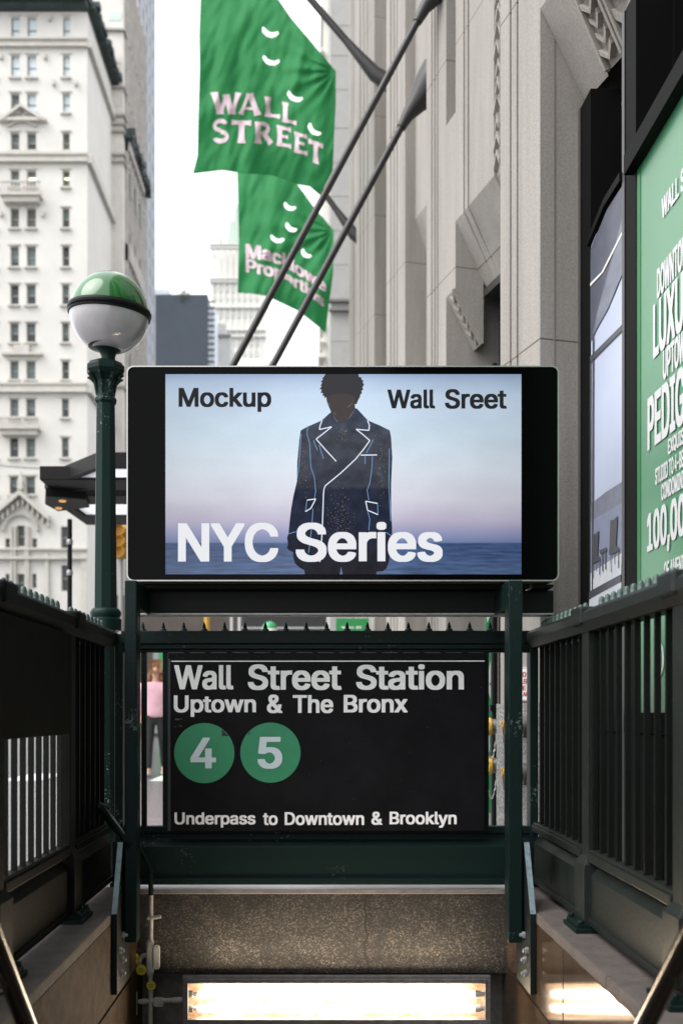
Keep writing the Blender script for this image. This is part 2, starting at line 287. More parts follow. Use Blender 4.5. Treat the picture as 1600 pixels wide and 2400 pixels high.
# ------------------------------------------------------------------ lettering
# sans serif letter outlines by character code: advance width, closed contours as x, y, x, y ... in thousandths
BOLD = {
 38: (442, [[460,-14,341,-14,323,6,281,-12,239,-20,161,-21,137,-18,105,-11,79,1,47,26,32,44,20,66,12,94,10,110,11,162,16,188,33,218,53,242,97,278,70,316,57,346,52,376,52,420,55,442,64,468,80,490,97,505,123,519,157,527,243,527,271,521,291,512,313,497,328,480,342,454,348,426,348,380,342,354,331,332,315,311,289,286,258,262,319,188,324,210,326,238,431,238,432,192,428,156,418,122,402,88,460,16], [254,90,167,194,143,172,131,156,122,132,126,114,140,92,153,80,167,71,187,64,197,63,225,72,243,82], [189,347,222,376,231,390,236,402,234,412,228,424,217,435,203,443,191,439,175,426,166,412,162,400,170,374]]),
 52: (447, [[333,522,334,493,148,177,257,176,258,331,365,332,367,329,367,179,369,176,437,176,437,93,368,91,367,-13,259,-14,257,92,17,92,16,171,223,522]]),
 53: (447, [[389,523,389,438,175,437,164,344,165,343,205,348,269,347,287,345,309,339,331,329,355,313,374,294,390,272,403,244,412,214,415,184,415,144,412,112,403,82,393,62,375,36,349,12,321,-5,287,-17,255,-21,179,-20,145,-14,115,-3,95,10,77,24,60,44,50,60,43,78,36,106,37,145,145,145,154,116,169,94,191,77,209,69,223,67,251,77,263,85,280,102,297,134,303,164,296,194,280,222,269,235,253,247,227,259,215,261,187,253,167,243,151,232,103,232,49,238,44,240,44,278,72,522]]),
 66: (450, [[37,522,277,522,307,520,337,512,359,501,381,486,399,465,414,437,420,415,422,397,422,343,416,317,405,297,389,278,373,267,387,260,405,246,418,231,430,211,440,177,442,119,438,85,428,59,412,35,393,18,371,5,349,-4,323,-10,295,-13,36,-13], [149,216,149,72,237,72,263,75,283,80,299,88,312,99,322,113,330,135,326,155,312,179,289,200,269,210,247,216], [149,300,233,300,255,306,275,316,296,335,309,363,310,379,300,401,285,418,277,424,245,436,215,438,149,438]]),
 67: (504, [[413,495,433,479,450,462,466,442,477,422,488,398,495,370,495,335,385,335,378,356,366,380,352,398,333,414,309,428,277,439,267,440,243,435,218,424,189,405,169,382,151,354,139,324,130,286,128,256,130,222,137,192,145,168,160,138,179,114,195,99,219,83,259,70,275,70,297,76,319,85,337,97,357,117,368,132,385,175,495,175,497,146,494,130,484,100,472,76,448,44,415,16,379,-4,339,-16,301,-21,223,-20,179,-13,135,5,113,19,91,38,63,72,39,116,23,168,16,228,18,310,29,364,39,392,53,420,80,458,113,489,155,513,193,525,243,530,309,529,331,527,379,513]]),
 68: (496, [[37,-14,37,522,281,522,309,517,339,509,363,500,391,483,424,455,444,429,458,405,475,357,484,307,486,223,479,171,464,119,440,75,413,45,387,24,349,4,311,-7,255,-14], [149,72,223,73,261,81,291,93,311,106,336,131,349,151,364,187,374,235,374,271,368,311,356,345,337,377,317,398,293,416,261,429,213,438,149,437]]),
 77: (622, [[591,522,591,-14,480,-13,479,275,365,-14,262,-13,147,275,146,-13,36,-13,37,522,176,521,315,163,452,521]]),
 78: (517, [[487,-13,363,-14,149,324,149,-13,36,-13,37,522,161,521,373,188,375,521,487,522]]),
 83: (441, [[333,515,357,503,377,488,395,470,408,452,418,430,423,408,424,364,315,364,303,396,289,415,261,433,225,443,193,435,169,421,149,398,142,384,141,372,145,362,154,348,181,328,227,310,305,289,347,273,381,253,402,234,421,206,428,190,432,170,432,108,426,82,420,66,405,42,381,17,345,-5,311,-16,271,-22,187,-23,137,-16,107,-7,83,6,61,22,51,32,35,54,25,74,16,104,14,120,15,151,127,151,137,118,147,102,157,92,183,75,199,70,223,65,255,72,277,81,289,90,310,112,318,128,320,140,312,160,301,172,283,185,235,204,123,237,81,260,54,284,36,312,28,346,29,404,37,436,51,462,78,490,111,511,143,522,185,529,269,529,301,525]]),
 84: (443, [[279,-14,168,-13,168,437,9,438,9,522,441,521,441,438,280,437]]),
 85: (511, [[37,522,148,521,148,189,151,165,156,145,165,127,174,113,190,97,207,84,223,76,257,67,277,70,295,76,327,96,340,109,354,129,366,161,369,187,369,521,481,522,482,159,480,133,472,99,456,65,435,37,409,15,389,2,367,-8,323,-19,295,-22,223,-22,195,-20,155,-10,121,6,91,28,66,57,54,77,47,95,37,141]]),
 87: (680, [[693,521,692,487,553,-14,431,-13,343,310,255,-13,131,-13,-7,493,-7,522,107,521,193,186,283,522,404,521,491,188,494,189,579,521]]),
 89: (466, [[181,-14,180,193,-5,491,-6,521,115,522,235,327,237,326,357,522,477,522,478,493,292,195,292,-13]]),
 97: (383, [[359,-14,253,-14,251,-7,231,-16,201,-22,119,-22,95,-18,67,-8,45,6,31,20,19,38,13,52,6,86,6,130,9,150,17,170,27,186,41,199,53,207,81,219,131,231,229,244,243,250,250,260,244,280,231,297,213,309,195,315,175,309,153,297,133,276,123,260,75,260,20,276,18,278,18,306,21,314,35,338,55,361,91,383,121,393,155,398,231,398,265,393,289,385,315,371,334,352,350,326,356,308,360,286], [252,160,189,153,159,145,145,139,130,128,121,116,118,104,121,94,129,82,139,74,149,68,167,62,183,64,203,72,223,87,240,108,250,134]]),
 98: (418, [[30,522,138,522,140,382,164,393,188,398,260,398,296,393,326,382,350,365,370,345,384,325,402,285,412,243,414,157,410,123,398,81,382,49,356,16,328,-4,300,-16,262,-22,188,-22,162,-16,138,-4,136,-13,134,-14,29,-13], [220,64,236,68,252,77,264,86,276,101,288,121,296,143,304,189,298,229,290,253,280,271,256,298,244,305,222,313,206,309,190,301,179,293,161,273,145,237,137,195,139,167,143,149,149,129,159,109,167,97,184,80,200,70]]),
 99: (390, [[333,367,362,339,379,309,385,293,385,263,329,248,279,248,265,277,247,296,217,311,207,314,199,312,173,299,157,285,144,269,135,251,127,227,121,183,125,157,132,131,149,101,166,83,177,74,201,64,207,63,221,66,249,82,268,103,281,131,329,131,385,117,386,85,379,67,366,43,345,19,317,-1,287,-14,249,-22,173,-22,151,-20,115,-9,87,6,59,31,38,59,23,93,13,135,10,161,10,215,13,243,23,283,44,327,69,356,95,376,125,390,159,397,239,398,265,396,305,384]]),
 100: (418, [[395,522,396,-13,291,-14,289,-13,287,-4,265,-15,237,-22,163,-22,125,-16,97,-4,71,14,42,49,27,79,15,121,10,161,10,217,13,245,22,285,37,319,56,347,75,365,99,382,129,393,165,398,237,398,261,393,285,382,287,522], [205,64,225,70,241,80,258,97,266,109,280,141,286,169,288,191,280,237,271,259,262,275,247,292,235,301,219,309,203,313,185,307,171,299,155,285,143,269,134,253,127,231,123,211,121,185,129,141,136,121,147,103,171,78,189,68]]),
 101: (398, [[101,380,123,389,157,397,237,398,265,395,297,385,323,371,348,351,366,327,384,289,392,257,395,227,393,155,124,155,132,125,151,95,177,74,209,63,229,66,251,78,270,97,283,119,331,119,388,105,388,75,379,53,359,25,333,4,301,-12,271,-20,247,-22,177,-22,153,-20,117,-10,93,2,65,24,40,55,22,93,13,133,10,161,10,213,15,253,26,293,44,327,67,354], [126,237,280,237,270,263,254,287,233,303,205,314,177,304,155,287,136,263]]),
 104: (404, [[30,522,138,522,140,383,160,392,184,397,254,398,282,396,304,390,328,378,349,359,360,343,374,311,381,273,380,-14,272,-13,271,243,262,271,249,291,232,304,210,312,186,304,166,290,150,269,141,245,138,223,138,-13,29,-13]]),
 105: (161, [[30,-14,29,391,30,393,136,393,138,-13], [145,517,150,503,149,459,142,446,130,435,110,428,56,428,38,434,27,443,22,451,17,465,18,505,24,519,40,534,60,538,114,538,130,532]]),
 107: (375, [[30,522,138,521,140,270,260,392,383,393,382,363,237,215,394,17,395,-13,270,-13,150,138,138,125,138,-13,29,-13]]),
 108: (183, [[30,523,136,523,138,521,139,95,143,79,152,70,194,67,204,21,204,-12,172,-16,108,-16,82,-12,62,-4,49,7,39,21,33,37,29,63]]),
 109: (604, [[581,-13,472,-13,472,243,470,259,466,275,457,291,442,304,418,314,398,306,378,289,367,271,361,251,359,-13,250,-13,250,255,245,275,233,293,218,306,200,314,178,304,160,288,147,271,139,245,138,-13,30,-14,29,393,134,393,138,384,156,393,182,399,258,399,276,396,292,389,306,380,320,366,354,388,384,397,404,400,470,400,504,393,535,377,552,361,564,343,574,319,580,291]]),
 110: (404, [[381,-13,272,-13,271,243,262,271,249,291,232,304,210,312,186,304,166,290,150,269,141,245,138,223,138,-13,29,-13,30,393,134,393,136,392,138,382,154,390,184,397,272,397,298,392,322,381,336,372,350,357,368,327,374,311,380,281]]),
 111: (409, [[313,380,349,353,370,329,388,295,399,259,405,217,404,143,394,97,378,61,358,33,331,8,303,-8,275,-17,241,-22,165,-22,133,-16,103,-4,69,20,46,47,26,83,15,123,10,161,12,237,21,277,35,311,57,343,75,361,103,380,137,393,175,398,249,398,277,393], [207,314,183,306,173,299,149,275,132,245,125,219,121,191,123,167,128,143,135,125,149,101,166,83,177,74,207,63,225,68,241,76,252,85,268,103,278,119,286,139,292,161,295,185,294,203,288,231,280,253,270,271,257,286,239,301,223,309]]),
 112: (418, [[30,-157,29,392,134,393,136,392,138,381,152,389,178,396,200,399,256,399,298,393,330,379,354,362,370,344,382,328,398,296,410,254,414,220,414,156,412,136,402,92,384,52,370,32,346,8,316,-10,290,-18,264,-22,194,-22,164,-17,140,-5,138,-156], [220,63,230,66,250,75,268,91,278,104,290,126,296,144,304,188,296,234,288,256,276,276,252,300,236,309,220,313,192,302,178,292,165,278,155,262,147,244,141,224,137,196,139,166,143,146,151,124,161,106,169,94,188,77,204,68]]),
 114: (253, [[30,-14,29,393,134,393,138,386,154,393,174,398,266,398,266,309,210,310,188,303,172,294,160,283,149,269,141,249,138,231,138,-13]]),
 115: (359, [[57,6,34,29,18,57,12,79,13,108,69,120,117,120,126,99,139,82,161,68,183,62,201,66,221,76,236,91,242,103,233,119,213,133,197,139,117,158,93,166,63,182,42,201,28,227,23,251,24,303,28,321,38,341,57,363,81,380,109,391,139,397,237,397,271,390,299,376,323,353,341,323,348,305,347,276,295,264,245,264,234,285,219,302,209,309,189,316,171,312,153,301,142,291,135,277,142,263,163,248,189,239,281,216,307,204,331,185,347,161,355,131,354,73,349,57,339,37,319,14,297,-1,261,-16,227,-22,147,-22,121,-19,87,-10]]),
 116: (221, [[233,-14,201,-18,135,-18,105,-13,89,-7,73,2,61,15,49,35,41,67,41,311,39,313,-18,315,-17,393,41,395,42,485,149,485,150,395,227,392,227,314,151,313,150,311,150,107,155,83,159,76,169,68,225,67,236,19,237,-11]]),
 117: (404, [[30,393,138,392,139,136,147,110,160,90,182,73,200,67,228,77,246,92,262,116,270,142,272,158,272,392,381,392,380,-14,276,-14,274,-2,250,-13,222,-19,142,-19,120,-15,98,-7,78,5,62,20,49,38,41,54,35,72,29,104]]),
 119: (561, [[-1,393,110,393,170,182,228,392,230,393,340,393,398,182,457,393,568,393,568,363,454,-13,344,-13,284,200,223,-13,114,-13,-1,363]]),
 120: (373, [[-2,-13,-3,15,121,195,6,363,6,393,124,393,190,290,258,393,374,393,374,363,259,191,381,15,381,-13,264,-14,190,98,116,-13]]),
 121: (383, [[24,-153,24,-122,38,-72,88,-72,98,-67,111,-54,117,-44,133,-2,-6,364,-6,393,108,392,194,154,281,392,394,393,395,364,229,-70,209,-110,196,-126,176,-143,156,-153,142,-157,122,-159,58,-159,36,-157]]),
}
HEAVY = {
 44: (187, [[3,-135,2,-98,33,87,171,87,172,86,171,48,121,-134]]),
 45: (452, [[373,173,79,172,78,259,371,260]]),
 48: (452, [[313,525,337,515,353,505,377,485,387,472,412,432,430,380,440,314,441,216,435,156,425,112,412,76,388,36,361,9,329,-10,295,-20,271,-23,173,-22,137,-15,117,-7,95,7,67,35,44,70,32,98,24,126,18,152,12,206,12,288,16,342,28,396,42,432,66,472,95,501,121,517,141,525,177,531,277,531], [227,72,247,83,262,98,276,116,288,140,301,188,308,252,301,320,293,352,285,374,273,396,261,412,245,427,227,437,211,429,196,416,180,396,168,374,152,322,148,298,146,254,146,232,152,186,160,156,170,130,192,96,209,82]]),
 49: (452, [[427,-15,40,-15,41,70,175,70,176,73,176,381,123,343,51,343,50,345,50,443,161,524,312,523,312,73,313,70,425,70]]),
 52: (452, [[379,-16,247,-16,245,90,4,91,4,175,211,524,346,523,346,491,254,335,378,333,380,179,449,177,449,90,381,90,379,87], [245,320,163,178,245,179]]),
 65: (479, [[499,-15,359,-16,307,126,171,126,122,-13,119,-16,-19,-15,-19,17,-17,23,165,524,313,523,498,19], [239,321,202,215,276,215]]),
 66: (455, [[25,524,289,524,319,522,349,514,371,503,393,488,410,469,423,445,432,417,434,399,434,341,430,321,420,299,410,285,389,267,405,258,420,245,442,213,452,179,454,117,450,83,440,57,424,33,405,16,383,3,361,-6,335,-12,307,-16,24,-15], [161,214,161,74,225,74,251,77,283,88,295,96,306,109,318,135,316,147,302,175,283,194,257,208,235,214], [161,302,221,302,247,310,269,322,288,343,298,369,293,389,282,407,263,423,233,434,203,436,161,436]]),
 67: (509, [[425,497,445,481,462,464,478,444,489,424,500,400,508,368,507,333,373,333,356,374,333,403,317,415,297,426,271,435,261,435,235,425,209,409,187,388,169,362,153,328,145,298,141,272,141,236,147,202,157,170,181,128,197,110,221,91,245,79,265,73,279,76,299,83,331,104,356,134,373,177,507,177,509,144,506,128,496,98,481,70,460,42,443,26,421,10,385,-9,341,-20,313,-23,221,-23,197,-21,153,-10,113,9,79,36,61,56,47,76,33,100,21,130,8,180,4,226,5,296,8,328,21,378,33,408,47,432,77,470,101,491,143,515,183,527,231,532,303,532,343,529,391,515]]),
 68: (501, [[25,-16,25,524,293,524,329,518,361,508,387,495,413,478,446,445,470,407,482,377,492,341,498,289,498,221,490,163,476,117,462,89,444,63,415,34,385,14,357,1,309,-12,267,-16], [161,74,205,74,235,79,265,88,291,102,312,119,336,151,352,189,360,221,363,259,358,297,347,335,330,369,305,396,281,414,249,427,221,434,185,436,161,435]]),
 69: (418, [[411,-16,24,-15,25,524,409,523,407,436,161,435,161,302,392,301,391,213,161,212,161,75,411,73]]),
 70: (409, [[25,-16,25,524,403,524,403,436,161,435,161,295,381,294,381,206,162,205,161,-15]]),
 71: (519, [[111,499,137,513,157,521,205,531,301,532,341,529,379,519,417,501,447,479,462,464,480,440,494,416,506,384,510,366,509,333,373,333,352,376,328,404,299,424,279,433,265,436,243,429,219,417,200,402,185,386,168,362,157,338,147,308,141,272,141,236,147,202,157,170,173,140,187,121,215,96,241,81,269,73,287,77,307,86,325,98,339,111,362,142,372,166,375,182,247,184,247,271,513,272,514,166,510,136,504,114,490,80,472,52,449,28,427,11,387,-9,343,-20,315,-23,223,-23,195,-20,167,-15,143,-6,109,12,79,36,49,72,25,118,15,148,8,180,4,224,5,296,8,328,21,380,41,424,68,462,89,483]]),
 72: (516, [[493,-15,356,-15,355,216,161,216,161,-15,24,-15,25,524,161,523,161,307,163,304,355,304,356,523,493,523]]),
 73: (299, [[-4,524,305,523,305,437,219,435,219,75,305,73,304,-16,-5,-15,-4,73,83,75,83,435,-5,437]]),
 74: (395, [[372,524,373,126,367,80,361,62,351,42,330,17,308,0,278,-14,254,-20,228,-23,130,-22,92,-14,62,-1,48,9,30,27,20,40,8,64,0,94,-2,110,-2,188,132,189,136,136,140,120,149,100,162,86,184,73,198,79,210,88,227,112,233,130,236,154,236,524]]),
 75: (466, [[483,-16,336,-15,193,185,161,151,161,-15,24,-15,25,524,161,523,161,344,327,524,483,523,483,491,292,287,484,17]]),
 76: (392, [[25,524,161,523,161,74,397,73,397,-16,24,-15]]),
 77: (627, [[603,524,603,-16,468,-15,467,212,378,-15,251,-16,159,213,158,-15,24,-15,25,524,187,524,315,200,441,524]]),
 78: (522, [[499,-16,351,-16,161,282,161,-15,24,-15,25,524,173,523,361,227,363,523,499,524]]),
 79: (532, [[421,499,449,477,468,458,484,436,506,396,518,362,523,336,529,284,529,224,526,186,513,132,492,84,464,46,435,20,393,-5,351,-18,311,-23,221,-23,197,-21,153,-10,113,9,83,33,51,70,27,114,11,166,4,226,4,282,7,316,11,342,21,378,41,422,69,462,101,491,138,512,181,527,215,531,327,531,361,525,381,518], [267,436,239,427,211,411,189,390,175,372,161,348,151,322,142,284,140,254,142,224,151,186,160,162,175,136,191,116,215,95,239,82,267,73,289,80,313,92,337,110,356,132,371,158,382,184,390,214,394,248,392,276,386,312,378,336,360,370,345,390,325,409,303,423]]),
 80: (444, [[25,-16,25,524,301,524,325,520,351,511,387,492,409,471,422,453,438,415,444,387,445,323,442,295,432,263,416,233,395,210,377,196,349,182,323,174,287,170,161,169,161,-15], [161,436,161,260,211,258,227,260,249,266,265,274,290,297,300,315,305,333,308,345,306,361,302,375,292,395,282,407,269,418,245,430,215,436]]),
 81: (532, [[503,-63,365,-64,333,-21,231,-23,187,-19,163,-13,137,-4,103,16,79,36,54,65,35,97,26,115,15,149,9,177,4,225,4,283,7,317,19,373,39,419,69,461,87,480,105,494,125,506,151,518,197,529,221,532,311,532,335,530,377,520,419,500,453,474,484,437,508,391,524,335,529,285,528,203,519,153,508,117,484,71,454,35,504,-31], [267,436,241,428,221,417,198,399,178,377,161,347,151,321,143,287,140,255,143,221,149,193,161,161,173,139,187,120,205,103,229,87,257,75,259,77,258,79,210,141,211,175,347,175,367,151,384,191,394,247,392,281,384,319,372,349,355,377,336,399,315,416,293,427]]),
 82: (448, [[25,524,285,524,317,522,341,516,371,504,395,488,413,469,428,447,434,433,444,397,446,377,444,307,434,271,417,241,393,216,364,199,463,17,463,-15,317,-16,214,177,209,182,161,181,161,-15,24,-15], [161,436,161,272,227,273,251,278,275,290,289,303,297,315,303,329,308,349,304,375,292,399,269,420,241,431,217,436]]),
 83: (446, [[71,4,39,30,17,62,4,102,2,118,3,153,139,153,149,120,159,104,169,94,195,77,223,69,253,77,279,93,298,114,306,130,308,140,302,154,295,164,283,175,267,185,223,202,111,235,69,258,42,282,24,310,16,344,17,406,21,426,33,454,49,476,77,501,113,519,151,529,189,532,289,531,333,521,369,505,401,479,412,466,426,442,432,426,436,404,435,362,303,362,291,394,277,413,253,429,225,439,201,431,178,416,161,396,153,376,157,364,163,354,175,342,191,331,227,316,317,291,359,275,393,255,418,232,428,218,438,198,444,164,444,106,438,80,428,56,411,32,379,5,343,-12,301,-22,273,-25,175,-25,151,-23,111,-14]]),
 84: (448, [[291,-16,156,-15,156,435,-3,436,-3,524,453,523,453,436,292,435]]),
 85: (516, [[25,524,160,523,160,191,163,167,174,133,186,115,197,103,223,84,239,77,259,71,273,75,295,84,321,103,342,131,354,163,357,189,357,523,493,524,494,157,492,131,488,109,474,73,456,45,429,19,389,-6,345,-20,307,-24,201,-24,157,-16,133,-8,113,2,79,26,60,47,47,67,36,89,29,113,25,139]]),
 86: (479, [[-19,524,121,523,241,186,359,524,499,523,498,491,313,-16,167,-15,-19,491]]),
 87: (685, [[705,523,704,485,565,-16,419,-15,343,264,267,-15,119,-15,-19,491,-19,524,119,523,193,234,271,524,415,524,491,236,494,239,567,524]]),
 88: (473, [[-17,-16,-17,17,153,261,-6,491,-5,524,139,524,237,382,240,383,337,524,481,523,480,489,322,263,491,17,491,-15,345,-15,237,142,127,-16]]),
 89: (471, [[169,-16,168,191,-17,489,-18,523,127,524,229,359,235,349,237,349,345,524,489,524,490,491,304,193,304,-15]]),
 90: (437, [[435,-16,6,-15,6,63,262,435,5,436,5,524,433,523,432,445,178,75,435,73]]),
 97: (388, [[371,-16,249,-16,227,-22,205,-25,107,-24,83,-20,55,-10,33,4,19,18,7,36,1,50,-6,84,-6,132,-3,152,5,172,15,188,29,201,41,209,69,221,119,233,217,246,231,252,238,260,232,278,226,288,215,299,195,309,177,303,155,287,145,274,135,258,63,258,8,274,6,276,6,308,9,316,23,340,43,363,79,385,121,397,143,400,243,400,277,395,301,387,327,373,346,354,362,328,368,310,372,288], [240,154,231,155,191,149,157,137,142,126,133,114,130,104,135,92,151,76,171,66,191,74,211,89,226,106,236,128]]),
 99: (395, [[355,361,380,333,394,305,397,295,397,261,341,246,267,246,256,271,239,291,223,302,211,307,205,308,195,304,175,289,156,267,147,249,139,225,133,185,140,145,157,109,181,82,207,68,229,78,245,91,259,111,269,133,341,133,397,119,398,83,385,53,370,31,341,4,315,-10,287,-19,253,-24,161,-24,129,-20,91,-6,57,18,34,45,14,81,3,121,-2,159,-1,225,6,271,23,313,45,345,69,368,91,382,119,393,153,400,251,400,279,397,317,386,339,373]]),
 101: (403, [[79,376,111,391,145,399,263,399,293,393,321,382,345,366,368,343,388,311,402,267,407,229,405,153,137,153,136,151,146,123,163,97,189,76,211,67,227,73,247,86,258,99,271,121,343,121,399,107,400,75,398,65,380,33,359,12,323,-10,283,-22,259,-24,157,-24,123,-18,91,-5,59,16,38,39,25,59,14,81,7,103,1,131,-2,159,-2,215,1,243,11,285,28,323,51,352], [139,238,266,239,258,261,242,285,221,301,205,308,185,299,165,283,148,261]]),
 105: (166, [[18,-16,17,393,18,395,148,395,150,-15], [161,511,161,457,154,443,136,430,122,426,44,426,30,430,22,435,14,443,8,453,5,463,6,507,9,517,16,526,32,537,48,540,126,540,138,536,148,530]]),
 107: (380, [[18,524,150,523,152,296,250,395,395,395,394,361,251,215,406,19,407,-15,258,-16,152,120,150,-16,17,-15]]),
 108: (188, [[18,525,150,524,151,97,155,81,164,72,206,69,216,23,216,-14,184,-18,96,-18,76,-16,58,-10,44,-1,31,13,23,29,17,61]]),
 111: (414, [[347,367,376,339,397,303,408,275,416,229,417,157,411,115,395,69,374,35,353,14,327,-4,293,-18,261,-24,161,-24,139,-22,103,-11,69,8,40,37,20,69,7,103,-1,149,-2,217,3,255,14,295,37,335,57,358,83,378,113,392,147,399,267,399,307,390,325,382], [207,308,195,304,175,289,156,267,140,231,133,189,135,169,140,145,157,109,181,82,207,68,235,82,252,99,261,113,276,147,283,187,276,229,268,251,260,265,250,279,235,294,223,302]]),
 112: (423, [[18,-159,17,394,150,395,188,401,268,401,310,395,342,381,366,364,382,346,394,330,412,294,424,244,426,222,426,154,422,120,410,78,394,46,378,25,358,6,340,-6,310,-18,276,-24,182,-24,150,-20,150,-158], [220,69,232,74,244,82,268,108,283,140,291,182,288,218,280,244,272,262,250,291,236,301,220,308,194,293,173,270,157,236,149,194,155,150,168,117,181,96,192,86,206,76]]),
 114: (258, [[18,-16,17,395,142,395,170,400,278,400,278,307,218,306,200,301,184,292,172,280,161,267,153,247,150,229,150,-15]]),
 115: (364, [[45,4,22,27,6,55,0,77,1,110,57,122,129,122,138,101,149,86,161,76,183,66,199,72,211,80,224,93,229,103,217,121,201,131,185,137,105,156,81,164,51,180,30,199,16,225,11,249,12,309,18,329,30,349,51,370,69,382,97,393,127,399,249,399,283,392,317,373,337,353,355,321,360,307,359,274,307,262,233,262,225,277,215,292,203,303,187,311,171,303,161,296,147,277,159,260,175,250,195,242,267,225,303,214,329,199,349,180,359,163,365,143,367,81,361,55,347,29,327,8,301,-7,273,-18,239,-24,135,-24,111,-22,75,-12]]),
 116: (226, [[247,-15,213,-20,123,-20,95,-16,77,-9,61,0,49,13,37,33,29,65,29,309,27,311,-30,313,-29,395,29,397,30,487,161,487,162,397,239,394,239,312,163,311,162,309,162,109,167,85,171,78,181,70,237,69,248,21]]),
 119: (566, [[-13,395,122,395,170,229,215,393,218,395,352,395,398,230,445,395,580,395,580,361,466,-15,332,-15,284,154,235,-15,102,-16,-13,361]]),
}
FACES = {'B': BOLD, 'H': HEAVY}
def glyphs(body, kind='B', track=1.0):
    c = bpy.data.curves.new('lettering_source', 'CURVE'); c.dimensions = '2D'; c.fill_mode = 'BOTH'; x = 0
    for ch in body:
        if ch == ' ': x += 200; continue
        adv, loops = FACES[kind][ord(ch)]
        for n in loops:
            s = c.splines.new('POLY'); s.points.add(len(n) // 2 - 1); s.use_cyclic_u = True
            for i in range(0, len(n), 2): s.points[i // 2].co = ((n[i] + x) / 1000, n[i + 1] / 1000, 0, 1)
        x += adv * track
    o = bpy.data.objects.new('lettering_source', c); COL.objects.link(o)
    bpy.context.view_layer.update()
    me = bpy.data.meshes.new_from_object(o.evaluated_get(bpy.context.evaluated_depsgraph_get()))
    vs = [(v.co.x, v.co.y) for v in me.vertices]; fs = [tuple(p.vertices) for p in me.polygons]
    bpy.data.objects.remove(o); bpy.data.curves.remove(c); bpy.data.meshes.remove(me)
    xs = [v[0] for v in vs]; ys = [v[1] for v in vs]; x0, x1, y0, y1 = min(xs), max(xs), min(ys), max(ys)
    return [((a - x0) / (x1 - x0), (b - y0) / (y1 - y0)) for a, b in vs], fs

def text_px(mb, body, x0, x1, yt, yb, fn, bold='B', mi=0):
    """fit the words to a rectangle given in photo pixels; fn maps a pixel to a point in the world"""
    vs, fs = glyphs(body, bold)
    mb.add([fn(x0 + u * (x1 - x0), yb + v * (yt - yb)) for u, v in vs], fs, mi)

# =================================================================== SETTING
g = MB()
WX0, WX1, WY0, WY1 = -1.02, 1.10, -3.4, 5.22           # stair well opening
zs = -.03
CURB = 13.2
for a, b in (((-60, WY1), (40, CURB)), ((-60, -20), (WX0, WY1)), ((WX1, -20), (40, WY1)), ((WX0, -20), (WX1, WY0))):
    g.quad((a[0], a[1], zs), (b[0], a[1], zs), (b[0], b[1], zs), (a[0], b[1], zs))
g.quad((-60, CURB, zs), (40, CURB, zs), (40, CURB, -.16), (-60, CURB, -.16))
struct(g.build('sidewalk', CONC))
g = MB().quad((-400, CURB - .01, -.15), (400, CURB - .01, -.15), (400, 900, -.15), (-400, 900, -.15))
struct(g.build('road', ASPH))
g = MB()
for i in range(14):
    y0 = CURB + .35; x = -9 + i * 1.1
    g.quad((x, y0, -.146), (x + .6, y0, -.146), (x + .6, y0 + 3.2, -.146), (x, y0 + 3.2, -.146))
cw = struct(g.build('crosswalk', PAINTW))
# steps down into the station, under and behind the viewer
g = MB()
for i in range(18):
    y0 = -3.4 + i * .29; z1 = -.03 - (i + 1) * .178
    g.box((-.85, y0, z1 - .5), (.94, y0 + .30, z1))
g.box((-.85, -3.4 + 18 * .29, -3.6), (.94, 9, -3.41))
struct(g.build('stairs', mat('stair_concrete', (.16, .14, .125), .8, var=.3, vscale=8)))
# passage beyond the lintel
g = MB()
g.box((-.85, 5.35, -.62), (.94, 9, -.44)); struct(g.build('ceiling', mat('grimy_ceiling', (.06, .055, .05), .8, var=.4, vscale=5)))
g = MB().box((-.86, 5.5, -3.4), (.95, 5.6, -.62)); 
t = thing('passage_wall', 'grimy grey panel wall behind the fluorescent light below the lintel', 'wall', (0, 5.5, -3.4))
g = MB()
for x0, x1 in ((-.9, -.52), (-.51, -.3), (-.29, .2), (.21, .99)): g.box((x0, 5.12, -1.4), (x1, 5.2, -.43))
g.build('panel', mat('grimy_panel', (.10, .095, .085), .7, var=.5, vscale=9, bump=.2), t)

# =================================================================== STAIR WELL: side walls, lintel
def side_wall(name, label, x_in, x_out, m, right):
    t = thing(name, label, 'wall', ((x_in + x_out) / 2, 2, -3.4))
    lo, hi = min(x_in, x_out), max(x_in, x_out)
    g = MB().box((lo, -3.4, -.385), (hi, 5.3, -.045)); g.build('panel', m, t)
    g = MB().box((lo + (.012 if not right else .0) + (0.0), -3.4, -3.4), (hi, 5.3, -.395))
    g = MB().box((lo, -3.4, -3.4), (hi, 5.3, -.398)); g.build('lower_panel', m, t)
    s = 1 if right else -1
    g = MB()
    g.box((min(x_in + s * .015, x_out), -3.4, -.398), (max(x_in + s * .015, x_out), 5.3, -.385))
    g.build('joint', JOINT, t)
    g = MB()
    ys = [-3.4, 1.2, 3.30, 5.0] if right else [-3.4, 1.0, 3.0, 5.0]
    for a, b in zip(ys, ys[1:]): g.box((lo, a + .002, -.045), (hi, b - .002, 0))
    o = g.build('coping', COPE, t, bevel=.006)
    return t
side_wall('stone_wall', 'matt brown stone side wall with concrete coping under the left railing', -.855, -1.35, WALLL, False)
side_wall('stone_wall', 'polished brown stone side wall mirroring the tubes under the right railing', .94, 1.40, WALLR, True)
# a hairline upright joint on the right wall
g = MB().box((.9385, 3.865, -.385), (.9405, 3.871, -.046))
o = g.build('joint', JOINT, bpy.data.objects['stone_wall.001'])

